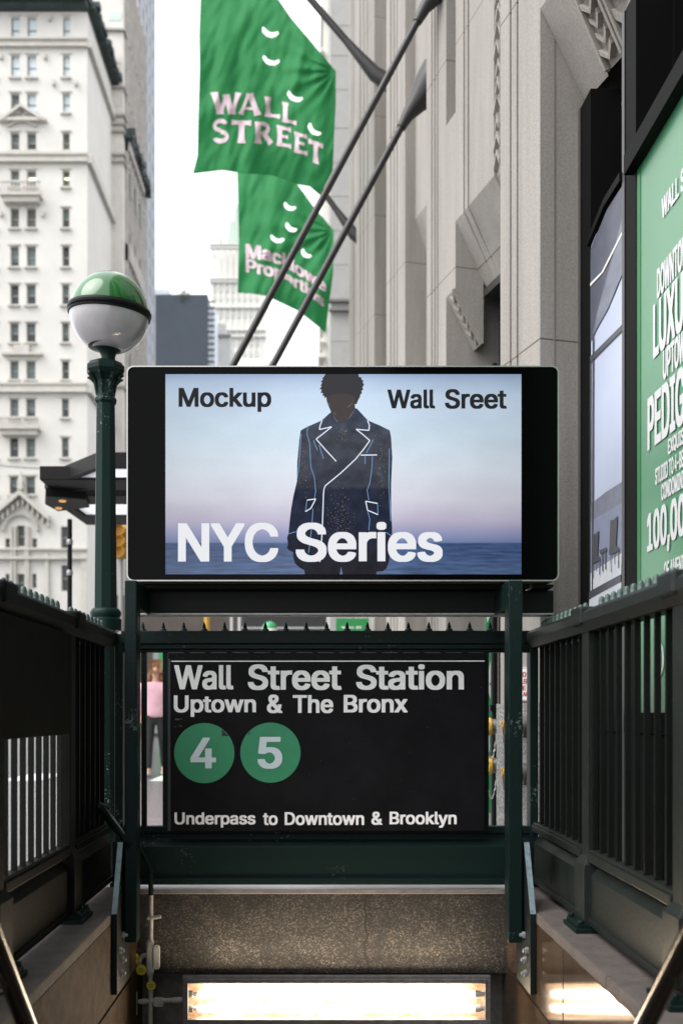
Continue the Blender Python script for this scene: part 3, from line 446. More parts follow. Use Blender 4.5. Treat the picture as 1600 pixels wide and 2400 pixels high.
t = thing('stone_lintel', 'speckled granite lintel with a crack above the fluorescent light', 'lintel', (0, 5.0, -.42))
g = MB().box((-.88, 5.0, -.425), (.97, 5.35, -.035)); g.build('block', LINTEL, t, bevel=.004)
g = MB().box((-.88, 4.992, -.034), (.97, 5.36, -.012)); g.build('cap', mat('daylit_cap_stone', (.55, .55, .57), .3, var=.12, vscale=20), t)  # cap painted pale to stand in for daylight through the gap
g = MB().box((-.85, 4.984, -.031), (.93, 4.992, -.012)); g.build('edge_strip', mat('grey_edge_strip', (.14, .125, .115), .6, var=.3, vscale=15), t)
# the crack
pts = [(855, 2085), (859, 2100), (854, 2125), (858, 2150), (855, 2175), (861, 2192), (853, 2215), (856, 2240), (862, 2262), (864, 2281)]
g = MB()
cr = [P(x, y, 4.997) for x, y in pts]
for a, b in zip(cr, cr[1:]):
    g.quad(a + Vector((-.0055, 0, 0)), a + Vector((.005, 0, 0)), b + Vector((.0055, 0, 0)), b + Vector((-.0045, 0, 0)))
g.build('crack', JOINT, t)

# =================================================================== FRONT FENCE
YF = 5.0
fence = thing('iron_fence', 'dark green iron fence with pointed spikes across the end of the stairwell', 'fence', (0, YF, 0))
g = MB(); xl, xr = P(284, 0, YF).x, P(1246, 0, YF).x
g.box((xl, 5.0, 1.186), (xr, 5.09, 1.25)); g.box((xl, 5.012, 1.160), (xr, 5.078, 1.186)); g.box((xl, 5.025, 1.145), (xr, 5.065, 1.16))
g.build('top_rail', GREEN, fence, bevel=.004)
sp = MB().lathe([(.019, 0), (.019, .004), (.016, .011), (.0105, .014), (.0095, .022), (.006, .036), (.0028, .044), (.0008, .047)], 14, off=(0, 0, 0))
sp0 = None
for k in range(19):
    x = P(335 + 47.8 * k, 0, 5.045).x
    if sp0 is None: sp0 = sp.build('spike', GREEN, fence, smooth=40); o = sp0
    else: o = sp0.copy(); COL.objects.link(o)
    o.location = Vector((x, 5.045, 1.25)) - Vector((0, YF, 0))
g = MB(); g.box((xl, 5.02, .256), (xr, 5.07, .292)); g.build('bottom_rail', GREEN, fence, bevel=.004)
g = MB()
g.prism([(xl, 5.03, .256), (xl, 5.03, .229), (xl, 4.985, .197), (xl, 4.985, .040), (xl, 4.975, .038), (xl, 4.975, .013), (xl, 5.05, .013), (xl, 5.05, .256)], (xr - xl, 0, 0))
g.build('base_panel', GREEN, fence, bevel=.003)
bar = None
xs = [P(338.5, 0, 5.045).x + k * .105 for k in range(0, 18)]
for x in xs:
    if P(400, 0, 5).x < x < P(1128, 0, 5).x and False: continue
    if bar is None:
        bar = MB().box((-.0125, -.0125, .292), (.0125, .0125, 1.146)).build('bar', GREEN, fence); o = bar
    else: o = bar.copy(); COL.objects.link(o)
    o.location = Vector((x, 5.045, 0)) - Vector((0, YF, 0))
for px in (282, 1247):
    x = P(px, 0, 5.04).x
    g = MB().box((x - .02, 5.0, .0), (x + .02, 5.08, 1.235)); g.box((x - .03, 4.99, .0), (x + .03, 5.09, .22)); g.box((x - .04, 4.98, .0), (x + .04, 5.1, .02)); g.build('post', GREEN, fence, bevel=.004)

# =================================================================== SIDE RAILINGS
BALM = mat('baluster_black_green', (.0052, .0066, .0058), .5, var=.3, vscale=12, spec=.15)
def railing(name, label, xi, s, m, posts, y_end, board):
    """xi: inner face; s=+1 right of the stair, -1 left"""
    t = thing(name, label, 'railing', (xi + s * .04, 2, 0))
    X = lambda a: xi + s * a
    def bx(g, a0, a1, y0, y1, z0, z1): g.box((min(X(a0), X(a1)), y0, z0), (max(X(a0), X(a1)), y1, z1)); return g
    y0 = -1.2
    g = MB()
    g.prism([(X(-.03), y0, 1.20), (X(-.03), y0, 1.235), (X(-.01), y0, 1.25), (X(.08), y0, 1.25), (X(.10), y0, 1.235), (X(.10), y0, 1.20), (X(.075), y0, 1.165), (X(-.005), y0, 1.165)], (0, y_end - y0, 0))
    g.build('top_rail', m, t, bevel=.004)
    # cresting
    s0 = None; y = y0 + .1
    cr = MB().lathe([(.021, 0), (.019, .006), (.013, .012), (.0125, .028), (.0095, .040), (.004, .045)], 10)
    n = 0
    y = 2.2
    while y < y_end - .06:
        if all(abs(y - p) > .10 for p in posts):
            if s0 is None: s0 = cr.build('spike', GREEN if False else mat('worn_green_cresting', (.05, .085, .078), .45, var=.5, vscale=40) , t, smooth=50); o = s0
            else: o = s0.copy(); COL.objects.link(o)
            o.location = Vector((X(.035), y, 1.25)) - t.location
        y += .078
    # rail caps over posts
    for p in posts:
        g = MB(); bx(g, -.04, .11, p - .07, p + .07, 1.19, 1.262); g.build('rail_cap', m, t, bevel=.01)
        g = MB(); bx(g, -.0, .055, p - .045, p + .045, .0, 1.17); bx(g, -.022, .075, p - .07, p + .07, .03, .26)
        g.prism([(X(-.022), p - .07, .26), (X(.075), p - .07, .26), (X(.055), p - .045, .285), (X(0), p - .045, .285)], (0, .0, 0)) if False else None
        g.add([(X(-.022), p - .07, .26), (X(.075), p - .07, .26), (X(.075), p + .07, .26), (X(-.022), p + .07, .26),
               (X(0), p - .045, .29), (X(.055), p - .045, .29), (X(.055), p + .045, .29), (X(0), p + .045, .29)],
              [(0, 1, 5, 4), (1, 2, 6, 5), (2, 3, 7, 6), (3, 0, 4, 7)])
        po = g.build('post', m if s > 0 else GREENL, t, bevel=.003)
        g = MB(); bx(g, -.06, .10, p - .10, p + .10, .0, .018); bx(g, -.05, .09, p - .085, p + .085, .018, .034)
        for dy in (-.075, .075):
            g.lathe([(.013, .034), (.013, .046), (.006, .05)], 8, off=(X(-.035), p + dy, 0))
        g.build('base_plate', GREEN, po, bevel=.002)
    ps = sorted([y0] + posts + [y_end])
    for a, b in zip(ps, ps[1:]):
        a2, b2 = a + (.05 if a in posts else 0), b - (.05 if b in posts else 0)
        g = MB(); bx(g, -.005, .05, a2, b2, .272, .305); bx(g, .002, .042, a2, b2, .305, .318); g.build('bottom_rail', m, t, bevel=.003)
        g = MB()
        g.prism([(X(.02), a2, .045), (X(.005), a2, .045), (X(.005), a2, .215), (X(.03), a2, .25), (X(.05), a2, .25), (X(.05), a2, .045)], (0, b2 - a2, 0))
        bx(g, -.004, .05, a2, b2, .026, .052)
        g.build('kick_panel', m, t, bevel=.003)
    b0 = None; y = 1.6
    while y < y_end - .05:
        if all(abs(y - p) > .06 for p in posts):
            if b0 is None:
                b0 = MB().box((-.00975, -.006, .318), (.00975, .006, 1.166)).build('baluster', BALM, t); o = b0
            else: o = b0.copy(); COL.objects.link(o)
            o.location = Vector((X(.024), y, 0)) - t.location
        y += .103
    g = MB(); bx(g, .058, .07, y_end - .85, y_end - .06, .32, 1.15)
    if not board: g.build('back_sheet', GREENL, t)
    if board:
        g = MB(); bx(g, -.028, -.008, .2, 4.06, .765, 1.16); bx(g, .055, .07, 4.26, 4.96, .29, 1.16); g.build('board', mat('dark_board', (.0075, .0072, .0065), .7, var=.25, vscale=6, spec=.05), t, bevel=.004)
    return t
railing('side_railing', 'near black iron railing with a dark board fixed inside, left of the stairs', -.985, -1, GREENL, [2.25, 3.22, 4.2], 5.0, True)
railing('side_railing', 'grey green iron railing with open bars, right of the stairs', 1.065, 1, GREENR, [1.97, 3.0, 4.03], 4.99, False)

# =================================================================== SIGN SUPPORT, DISPLAY, STATION SIGN
sup = thing('sign_support', 'dark green steel frame of two posts and a beam carrying the screen', 'sign frame', (0, 4.5, -.3))
for px0, px1 in ((292, 321), (1191, 1224)):
    a, b = P(px0, 0, 4.45).x, P(px1, 0, 4.45).x
    g = MB().box((a, 4.45, -.151), (b, 4.545, 1.425)); po = g.build('post', GREEN, sup, bevel=.005)
    in_ = b - .012 if px0 < 700 else a
    g = MB().box((in_, 4.545, 1.31), (in_ + .012, 4.81, 1.424)); g.build('bracket', GREEN, po)
    # splayed plate bolted to the side wall
    if px0 < 700: x0, x1 = -.853, -.83
    else: x0, x1 = .914, .938
    g = MB().prism([(x0, 4.33, -.005), (x0, 4.33, -.345), (x0, 4.62, -.345), (x0, 4.62, .29), (x0, 4.465, .283)], (x1 - x0, 0, 0))
    pl = g.build('gusset_plate', mat('gusset_paint', (.008, .013, .013), .5, spec=.12, var=.3, vscale=20, bump=.1), sup, bevel=.002)
    g = MB().quad((x0, 4.327, -.002), (x1, 4.327, -.002), (x1, 4.462, .285), (x0, 4.462, .285)); g.build('skylit_edge', STEELB, pl)  # light blue strip paints the sky light on the sloping edge
    for y, z in ((4.44, -.115), (4.41, -.215), (4.37, -.165), (4.40, -.27)):
        xb = x1 if px0 < 700 else x0; sgn = 1 if px0 < 700 else -1
        g = MB(); ax = Matrix(((0, 0, sgn), (0, 1, 0), (-sgn, 0, 0)))
        g.lathe([(.015, 0), (.015, .012), (.008, .012), (.008, .022), (.005, .024)], 6, off=(xb, y, z), axis=ax); g.build('bolt', STEEL, pl)
g = MB(); p0, p1 = P(240, 1897, 4.78), P(292, 1966, 4.50); g.tube([p0, p0 + (p1 - p0) * .6, p1 + (p1 - p0) * .2], [.022, .02, .016], 8); g.tube([p0 + Vector((-.02, .0, .012)), p0 + Vector((.03, 0, -.012))], .024, 10); g.build('brace_arm', GREEN, sup, smooth=40)
g = MB().box((P(318, 0, 4.81).x, 4.81, 1.318), (P(1297, 0, 4.81).x, 4.91, 1.424)); g.build('beam', BLACKP, sup, bevel=.006)
g = MB().box((P(318, 0, 4.805).x, 4.805, 1.309), (P(1297, 0, 4.805).x, 4.92, 1.317)); g.build('beam_flange', STEEL, sup)
g = MB().box((P(330, 0, 4.72).x, 4.72, 1.4245), (P(1240, 0, 4.72).x, 4.86, 1.439)); g.build('mount_rail', BLACKP, sup)
for px in (1262,):
    x = P(px, 0, 4.8).x
    g = MB().box((x - .045, 4.7, 1.4245), (x + .045, 4.86, 1.438)); g.build('mount', BLACKP, sup)

YD = 4.6
disp = thing('digital_display', 'wide black digital screen showing a figure in a dark coat by the sea', 'screen', (P(800, 0, YD).x, YD, 1.44))
def rrect(x0, x1, z0, z1, r, n=6):
    pts = []
    for cx, cz, a0 in ((x1 - r, z1 - r, 0), (x0 + r, z1 - r, 90), (x0 + r, z0 + r, 180), (x1 - r, z0 + r, 270)):
        for k in range(n + 1):
            a = R(a0 + 90 * k / n); pts.append((cx + r * math.cos(a), cz + r * math.sin(a)))
    return pts
dx0, dx1 = P(297, 0, YD).x, P(1309, 0, YD).x; dz1, dz0 = P(0, 857, YD).z, P(0, 1362, YD).z
pts = rrect(dx0, dx1, dz0, dz1, .03)
inn = rrect(dx0 + .0055, dx1 - .0055, dz0 + .0055, dz1 - .0055, .026)
g = MB(); n = len(pts)
vs = [(x, YD, z) for x, z in pts] + [(x, YD, z) for x, z in inn] + [(x, YD + .012, z) for x, z in inn] + [(x, YD + .03, z) for x, z in pts]
g.add(vs, [(i, (i + 1) % n, n + (i + 1) % n, n + i) for i in range(n)] + [(n + i, n + (i + 1) % n, 2 * n + (i + 1) % n, 2 * n + i) for i in range(n)] + [(i, 3 * n + i, 3 * n + (i + 1) % n, (i + 1) % n) for i in range(n)])
g.build('bezel_frame', SILVER, disp)
g = MB().prism([(x, YD + .02, z) for x, z in rrect(dx0 + .002, dx1 - .002, dz0 + .002, dz1 - .002, .028)], (0, .22, 0)); g.build('casing', mat('display_casing', (.045, .036, .03), .45), disp)
g = MB().poly([(x, YD + .008, z) for x, z in inn]); bezel = g.build('front_glass', BLACKG, disp)

# the picture on the screen
def screen_mat():
    m = bpy.data.materials.new('screen_picture'); m.use_nodes = True; t = m.node_tree; b = t.nodes['Principled BSDF']
    tc = t.nodes.new('ShaderNodeTexCoord'); sp = t.nodes.new('ShaderNodeSeparateXYZ'); t.links.new(tc.outputs['Object'], sp.inputs[0])
    z0, z1 = P(0, 1346, YD).z, P(0, 877, YD).z
    mr = t.nodes.new('ShaderNodeMapRange'); mr.inputs[1].default_value = z0; mr.inputs[2].default_value = z1; t.links.new(sp.outputs[2], mr.inputs[0])
    rp = t.nodes.new('ShaderNodeValToRGB'); el = rp.color_ramp.elements
    el[0].position = 0; el[0].color = (*lin((78, 100, 138)), 1); el[1].position = 1; el[1].color = (*lin((150, 170, 200)), 1)
    for p, c in ((.10, (66, 88, 128)), (.155, (62, 82, 124)), (.161, (112, 128, 168)), (.21, (150, 152, 188)), (.27, (186, 180, 202)), (.38, (208, 208, 220)), (.52, (212, 221, 232)), (.72, (201, 219, 234)), (.90, (190, 209, 230)), (.96, (174, 194, 218))):
        e = el.new(p); e.color = (*lin(c), 1)
    t.links.new(mr.outputs[0], rp.inputs[0])
    # cloud mottling and glow in the middle
    mp = t.nodes.new('ShaderNodeMapping'); mp.inputs['Scale'].default_value = (1.6, 1, 3); t.links.new(tc.outputs['Object'], mp.inputs[0])
    n = t.nodes.new('ShaderNodeTexNoise'); n.inputs['Scale'].default_value = 2.2; n.inputs['Detail'].default_value = 4; t.links.new(mp.outputs[0], n.inputs['Vector'])
    m1 = t.nodes.new('ShaderNodeMapRange'); m1.inputs[1].default_value = .3; m1.inputs[2].default_value = .7; m1.inputs[3].default_value = .94; m1.inputs[4].default_value = 1.05; t.links.new(n.outputs[0], m1.inputs[0])
    sh_ = t.nodes.new('ShaderNodeMath'); sh_.operation = 'SUBTRACT'; sh_.inputs[1].default_value = P(790, 0, YD).x; t.links.new(sp.outputs[0], sh_.inputs[0])
    ab = t.nodes.new('ShaderNodeMath'); ab.operation = 'ABSOLUTE'; t.links.new(sh_.outputs[0], ab.inputs[0])
    m2 = t.nodes.new('ShaderNodeMapRange'); m2.inputs[1].default_value = .1; m2.inputs[2].default_value = .85; m2.inputs[3].default_value = 1.12; m2.inputs[4].default_value = .80; t.links.new(ab.outputs[0], m2.inputs[0])
    # waves
    mw = t.nodes.new('ShaderNodeMapping'); mw.inputs['Scale'].default_value = (6, 1, 70); t.links.new(tc.outputs['Object'], mw.inputs[0])
    nw = t.nodes.new('ShaderNodeTexNoise'); nw.inputs['Scale'].default_value = 1.6; nw.inputs['Detail'].default_value = 5; t.links.new(mw.outputs[0], nw.inputs['Vector'])
    m3 = t.nodes.new('ShaderNodeMapRange'); m3.inputs[1].default_value = .3; m3.inputs[2].default_value = .7; m3.inputs[3].default_value = .65; m3.inputs[4].default_value = 1.3; t.links.new(nw.outputs[0], m3.inputs[0])
    lt = t.nodes.new('ShaderNodeMath'); lt.operation = 'LESS_THAN'; lt.inputs[1].default_value = .157; t.links.new(mr.outputs[0], lt.inputs[0])
    mxw = t.nodes.new('ShaderNodeMix'); mxw.data_type = 'FLOAT'; mxw.inputs[2].default_value = 1; t.links.new(lt.outputs[0], mxw.inputs[0]); t.links.new(m3.outputs[0], mxw.inputs[3])
    # pixel raster of the panel
    wv = t.nodes.new('ShaderNodeTexNoise'); wv.inputs['Scale'].default_value = 300; t.links.new(tc.outputs['Object'], wv.inputs['Vector'])
    m4 = t.nodes.new('ShaderNodeMapRange'); m4.inputs[1].default_value = .25; m4.inputs[2].default_value = .75; m4.inputs[3].default_value = .95; m4.inputs[4].default_value = 1.05; t.links.new(wv.outputs[0], m4.inputs[0])
    prod = m1.outputs[0]
    for q in (m2.outputs[0], mxw.outputs[0], m4.outputs[0]):
        k = t.nodes.new('ShaderNodeMath'); k.operation = 'MULTIPLY'; t.links.new(prod, k.inputs[0]); t.links.new(q, k.inputs[1]); prod = k.outputs[0]
    k = t.nodes.new('ShaderNodeMath'); k.operation = 'MULTIPLY'; k.inputs[1].default_value = EXP; t.links.new(prod, k.inputs[0])
    b.inputs['Base Color'].default_value = (.0, .0, .0, 1); b.inputs['Roughness'].default_value = .12; b.inputs['Specular IOR Level'].default_value = .3
    t.links.new(rp.outputs[0], b.inputs['Emission Color']); t.links.new(k.outputs[0], b.inputs['Emission Strength'])
    return m
YS = YD + .006
g = MB().quad(P(388, 1346, YS), P(1221, 1346, YS), P(1221, 877, YS), P(388, 877, YS)); screen = g.build('screen', screen_mat(), disp)
def speckled_emis(name, c1, c2, scale):
    m = emis(name, c1, EXP); t = m.node_tree; b = t.nodes['Principled BSDF']; tc = t.nodes.new('ShaderNodeTexCoord')
    n = t.nodes.new('ShaderNodeTexNoise'); n.inputs['Scale'].default_value = scale; n.inputs['Detail'].default_value = 7; n.inputs['Roughness'].default_value = .75; t.links.new(tc.outputs['Object'], n.inputs['Vector'])
    rp = t.nodes.new('ShaderNodeValToRGB'); rp.color_ramp.elements[0].position = .5; rp.color_ramp.elements[0].color = (*c1, 1); rp.color_ramp.elements[1].position = .78; rp.color_ramp.elements[1].color = (*c2, 1)
    t.links.new(n.outputs[0], rp.inputs[0]); t.links.new(rp.outputs[0], b.inputs['Emission Color'])
    return m
def zp(x, y): return (660 + x / 4.704, 860 + y / 4.704)       # enlarged-crop coordinates of the figure -> photo pixels
coat = [(545, 495), (440, 590), (280, 660), (210, 700), (195, 800), (172, 1040), (168, 1260), (130, 1420), (105, 1560), (88, 1700), (75, 1840), (60, 1880), (70, 1960), (58, 1990), (80, 2020), (125, 2040), (130, 2110), (150, 2170), (200, 2215), (250, 2240), (255, 2286), (640, 2286), (655, 2200), (670, 2286), (1040, 2286), (1045, 2255), (1110, 2255), (1155, 2220), (1180, 2150), (1190, 2060), (1180, 2030), (1195, 1990), (1215, 1900), (1215, 1760), (1205, 1600), (1205, 1300), (1218, 1000), (1205, 780), (1190, 700), (1080, 645), (950, 590), (830, 460), (700, 430), (600, 430)]
Y1 = YS - .0012
def coat_picture():
    m = emis('navy_coat_with_reflection', (.03, .03, .05), EXP); t = m.node_tree; b = t.nodes['Principled BSDF']; tc = t.nodes.new('ShaderNodeTexCoord')
    sp = t.nodes.new('ShaderNodeSeparateXYZ'); t.links.new(tc.outputs['Object'], sp.inputs[0])
    mr = t.nodes.new('ShaderNodeMapRange'); mr.inputs[1].default_value = P(0, 1346, YD).z; mr.inputs[2].default_value = P(0, 950, YD).z; t.links.new(sp.outputs[2], mr.inputs[0])
    rp = t.nodes.new('ShaderNodeValToRGB'); el = rp.color_ramp.elements; el[0].color = (*lin((34, 32, 40)), 1); el[1].color = (*lin((58, 68, 92)), 1)
    for p, c in ((.30, (30, 36, 56)), (.50, (34, 40, 58)), (.52, (56, 60, 72)), (.8, (66, 70, 80))):  # step to a lighter upper half: window reflection painted over the coat
        e = el.new(p); e.color = (*lin(c), 1)
    t.links.new(mr.outputs[0], rp.inputs[0])
    n = t.nodes.new('ShaderNodeTexNoise'); n.inputs['Scale'].default_value = 22; n.inputs['Detail'].default_value = 3; t.links.new(tc.outputs['Object'], n.inputs['Vector'])
    m1 = t.nodes.new('ShaderNodeMapRange'); m1.inputs[1].default_value = .3; m1.inputs[2].default_value = .7; m1.inputs[3].default_value = .7; m1.inputs[4].default_value = 1.3; t.links.new(n.outputs[0], m1.inputs[0])
    mu = t.nodes.new('ShaderNodeMath'); mu.operation = 'MULTIPLY'; mu.inputs[1].default_value = EXP; t.links.new(m1.outputs[0], mu.inputs[0])
    t.links.new(rp.outputs[0], b.inputs['Emission Color']); t.links.new(mu.outputs[0], b.inputs['Emission Strength'])
    return m
coat_m = coat_picture()
g = MB().poly([P(*zp(x, y), Y1) for x, y in coat]); fig = g.build('coat_picture', coat_m, screen)
hair = [(480, 80)]
random.seed(3)
head = [(482, 80), (470, 100), (448, 125), (455, 138), (430, 165), (447, 172), (428, 205), (440, 212), (418, 245), (440, 250), (430, 290), (455, 285), (450, 320), (470, 318), (470, 345), (490, 330), (497, 380), (520, 440), (545, 500), (575, 565), (620, 615), (660, 618), (710, 600), (755, 545), (800, 480), (808, 455), (806, 410), (825, 410), (840, 370), (860, 335), (868, 300), (885, 290), (878, 262), (898, 250), (890, 225), (908, 190), (893, 175), (900, 150), (880, 140), (878, 115), (850, 110), (845, 80)]
g = MB().poly([P(*zp(x, y), Y1 - .0008) for x, y in head]); g.build('head_picture', emis('printed_head', lin((58, 58, 62)), EXP), screen)
face = [(500, 335), (498, 380), (520, 440), (548, 500), (580, 565), (622, 612), (660, 616), (708, 598), (752, 545), (795, 480), (806, 420), (812, 340), (760, 305), (660, 295), (560, 305)]
g = MB().poly([P(*zp(x, y), Y1 - .0011) for x, y in face]); g.build('face_picture', emis('printed_face', lin((72, 66, 66)), EXP), screen)
g = MB()
for q in ([(515, 385), (540, 420), (545, 432), (518, 400)], [(725, 440), (780, 398), (778, 406), (728, 448)], [(560, 520), (590, 570), (622, 606), (618, 612), (584, 574)], [(575, 500), (600, 530), (598, 534), (572, 506)], [(720, 590), (760, 530), (800, 470), (803, 476), (765, 540)]): g.poly([P(*zp(x, y), Y1 - .0013) for x, y in q])
g.build('face_highlight_picture', emis('printed_face_highlight', lin((112, 108, 122)), EXP), screen)
random.seed(21)
g = MB()
for i in range(420):
    r_ = random.random()
    if r_ < .55: x, y = random.gauss(640, 85), random.gauss(1700, 170)
    elif r_ < .75: x, y = random.gauss(1090, 28), random.gauss(1080, 150)
    elif r_ < .9: x, y = random.gauss(240, 30), random.gauss(1080, 140)
    else: x, y = random.gauss(670, 35), random.gauss(720, 50)
    w_, h_ = random.uniform(1.5, 5), random.uniform(1.5, 6)
    if y < 2280: g.quad(P(*zp(x, y), Y1 - .0005), P(*zp(x + w_, y + 1), Y1 - .0005), P(*zp(x + w_ + 2, y + h_), Y1 - .0005), P(*zp(x + 1, y + h_), Y1 - .0005))
tag(g.build('sparkle_picture', emis('printed_gold_sparkle', lin((176, 150, 128)), EXP), screen), None, None, kind='stuff') if False else g.build('sparkle_picture', emis('printed_gold_sparkle', lin((196, 168, 140)), EXP), screen)
def stroke(g, pts, wpx, Y, fn=zp):
    q = [Vector((*fn(x, y), 0)) for x, y in pts]
    L = []
    for i, p in enumerate(q):
        d = (q[min(i + 1, len(q) - 1)] - q[max(i - 1, 0)]).normalized(); nn = Vector((-d.y, d.x, 0)) * wpx / 2
        L.append((P((p + nn).x, (p + nn).y, Y), P((p - nn).x, (p - nn).y, Y)))
    for a, b in zip(L, L[1:]): g.quad(a[0], b[0], b[1], a[1])
Y2 = Y1 - .0016; PIPW = emis('printed_white_piping', lin((232, 240, 255)), EXP); PIPB = emis('printed_blue_seams', lin((130, 175, 222)), EXP)
for pts in ([(445, 590), (425, 640), (415, 690)], [(415, 690), (550, 660)], [(550, 660), (470, 725), (380, 795)], [(380, 795), (480, 910), (600, 1040)],
            [(945, 590), (965, 640), (960, 700)], [(960, 700), (820, 687)], [(820, 687), (900, 750), (970, 812)], [(970, 812), (900, 910), (810, 1020), (650, 1170), (480, 1310), (465, 1350), (460, 1400), (455, 1560), (447, 1780), (435, 2000), (420, 2150)],
            [(870, 972), (1050, 970)], [(280, 1468), (375, 1455)], [(375, 1455), (320, 1560), (260, 1595)], [(925, 1480), (1055, 1505)], [(925, 1480), (945, 1580), (1060, 1628)]):
    g = MB(); stroke(g, pts, 2.5, Y2); g.build('piping_picture', PIPW, screen)
g = MB()
for pts in ([(285, 660), (280, 740), (310, 850), (320, 1100), (360, 1220), (375, 1370), (360, 1450)], [(345, 1560), (335, 1720), (310, 1960), (295, 2050)], [(1000, 980), (990, 1150), (970, 1280), (940, 1360), (960, 1470)], [(945, 1580), (970, 1680), (960, 1800)], [(920, 980), (918, 1070)], [(412, 860), (460, 1010)], [(350, 810), (395, 920)],
            [(1185, 900), (1180, 1300), (1200, 1700)], [(215, 740), (190, 1100), (170, 1230)], [(75, 1840), (160, 1815)], [(1070, 1820), (1150, 1825), (1215, 1865)], [(280, 1468), (262, 1590)], [(1055, 1505), (1060, 1628)], [(1010, 800), (930, 950)]):
    g = MB(); stroke(g, pts, 1.25, Y2); g.build('seam_picture', PIPB, screen)
YT = Y2 - .0016
fS = lambda x, y: P(x, y, YT)
PRB = emis('printed_black', lin((34, 34, 36)), EXP); PRW = emis('printed_white', lin((234, 236, 240)), EXP)
def words(rows_, fn, m, parent, face='B'):
    for a in rows_:
        g = MB(); text_px(g, *a, fn, face); g.build('lettering', m, parent)
words((('Mockup', 418.8, 635.7, 909, 965.4), ('Wall', 907.5, 1019.2, 912.9, 957.9), ('Sreet', 1042, 1186.6, 911.8, 958.4)), fS, PRB, screen)
words((('NYC', 417.4, 651.8, 1225, 1317.4), ('Series', 693, 1036.6, 1223.5, 1317)), fS, PRW, screen)

YN = 4.965
sgn = thing('station_sign', 'black station sign with white lettering and two green number discs', 'sign', (P(764, 0, YN).x, YN, .27))
g = MB().box((P(394, 0, YN).x, YN, P(0, 1947, YN).z), (P(1135, 0, YN).x, YN + .045, P(0, 1530, YN).z)); panel = g.build('panel', SIGNB, sgn, bevel=.003)
g = MB().box((P(394, 0, YN).x, YN - .006, P(0, 1947, YN).z), (P(400, 0, YN).x, YN - .0005, P(0, 1545, YN).z)); g.build('edge_trim', mat('sign_trim', (.035, .036, .038), .4), sgn)
YL = YN - .0025
fN = lambda x, y: P(x, y, YL)
g = MB().quad(P(402, 1551, YL), P(1135, 1550.5, YL), P(1135, 1548, YL), P(402, 1548.5, YL)); g.build('line', SIGNW, sgn)
words((('Wall', 408.4, 547, 1558.8, 1616.5), ('Street', 581, 800, 1557, 1617.5), ('Station', 834.3, 1086.4, 1557, 1617)), fN, SIGNW, sgn)
words((('Uptown', 407.7, 600, 1629.8, 1680), ('&', 625.5, 661.8, 1628, 1671.5), ('The', 686, 780.7, 1629, 1671.5), ('Bronx', 805, 954.7, 1628.5, 1670.5)), fN, SIGNW, sgn)
words((('Underpass', 409, 598.8, 1904, 1939.6), ('to', 616, 650.7, 1906, 1934), ('Downtown', 667, 853, 1903.5, 1934), ('&', 870, 895.5, 1902.4, 1933.5), ('Brooklyn', 912.4, 1069.5, 1902.4, 1940)), fN, SIGNW, sgn)
for cx, cy, nrm, bx in ((479, 1765, '4', (446.6, 506.3, 1728.7, 1801)), (633.7, 1764, '5', (604, 661.4, 1727, 1802))):
    g = MB().poly([P(cx + 70.5 * math.cos(2 * math.pi * k / 72), cy + 70.5 * math.sin(2 * math.pi * k / 72), YN - .002) for k in range(72)])
    d = g.build('route_disc', DISC, sgn)
    g = MB(); text_px(g, nrm, *bx, lambda x, y: P(x, y, YN - .0045)); g.build('numeral', NUM, d)
random.seed(31); g = MB()
for i in range(60):
    x, y = random.uniform(405, 1130), random.choice([random.uniform(1535, 1548), random.uniform(1690, 1900), random.uniform(1540, 1940)]); w_ = random.uniform(.5, 1.4)
    g.quad(P(x, y, YN - .0018), P(x + w_, y + .2, YN - .0018), P(x + w_, y + w_, YN - .0018), P(x, y + w_, YN - .0018))
for i in range(9):
    x, y = random.uniform(405, 425), random.uniform(1683, 1705); g.quad(P(x, y, YN - .0018), P(x + 6, y + random.uniform(-2, 2), YN - .0018), P(x + 6, y + 1.2, YN - .0018), P(x, y + .8, YN - .0018))
g.build('scuff', mat('scuffed_enamel', (.09, .09, .095), .6), sgn)
g = MB()
for q in ([(520, 1709), (536, 1724), (534, 1725), (520, 1725)], [(581, 1721), (586, 1713.5), (586, 1721)]): g.poly([P(x, y, YN - .003) for x, y in q])
g.build('tape_patch', mat('dark_tape', (.012, .02, .017), .5), sgn)

# =================================================================== LAMP POST
YLP = 5.2
lamp = thing('lamp_post', 'green cast iron lamp post with half green half white glass globe', 'street lamp', (P(247, 0, YLP).x, YLP, 0))
def lp(px, py): return P(px, py, YLP)
cx = P(248, 0, YLP).x; k = YLP / FL
def zz(py): return P(0, py, YLP).z
r8 = R(22.5 + 14)
g = MB(); g.lathe([(.052, .0), (.062, .02), (.062, .5), (.056, .6), (.056, zz(1470))], 8, off=(cx - .004, YLP, 0), rot=r8)
g.lathe([(37 * k, zz(1478)), (37 * k, zz(1452)), (33 * k, zz(1448)), (36 * k, zz(1441)), (36 * k, zz(1434)), (32 * k, zz(1428)), (29 * k, zz(1426))], 24, off=(cx, YLP, 0))
g.build('base', GREENLAMP, lamp, smooth=35)
g = MB(); g.lathe([(27.5 * k, zz(1430)), (22.5 * k, zz(945))], 8, off=(cx, YLP, 0), rot=r8); g.build('shaft', GREENLAMP, lamp)
cap = MB()
cap.lathe([(23 * k, zz(948)), (27 * k, zz(943)), (26.5 * k, zz(937)), (22 * k, zz(931)), (22 * k, zz(925)), (22 * k, zz(912)), (25 * k, zz(895)), (33 * k, zz(884)), (40 * k, zz(880)), (40 * k, zz(876))], 8, off=(cx, YLP, 0), rot=r8)
cap.lathe([(40 * k, zz(880)), (46 * k, zz(872)), (46 * k, zz(862)), (38 * k, zz(852)), (20 * k, zz(851))], 8, off=(cx, YLP, 0), rot=r8)
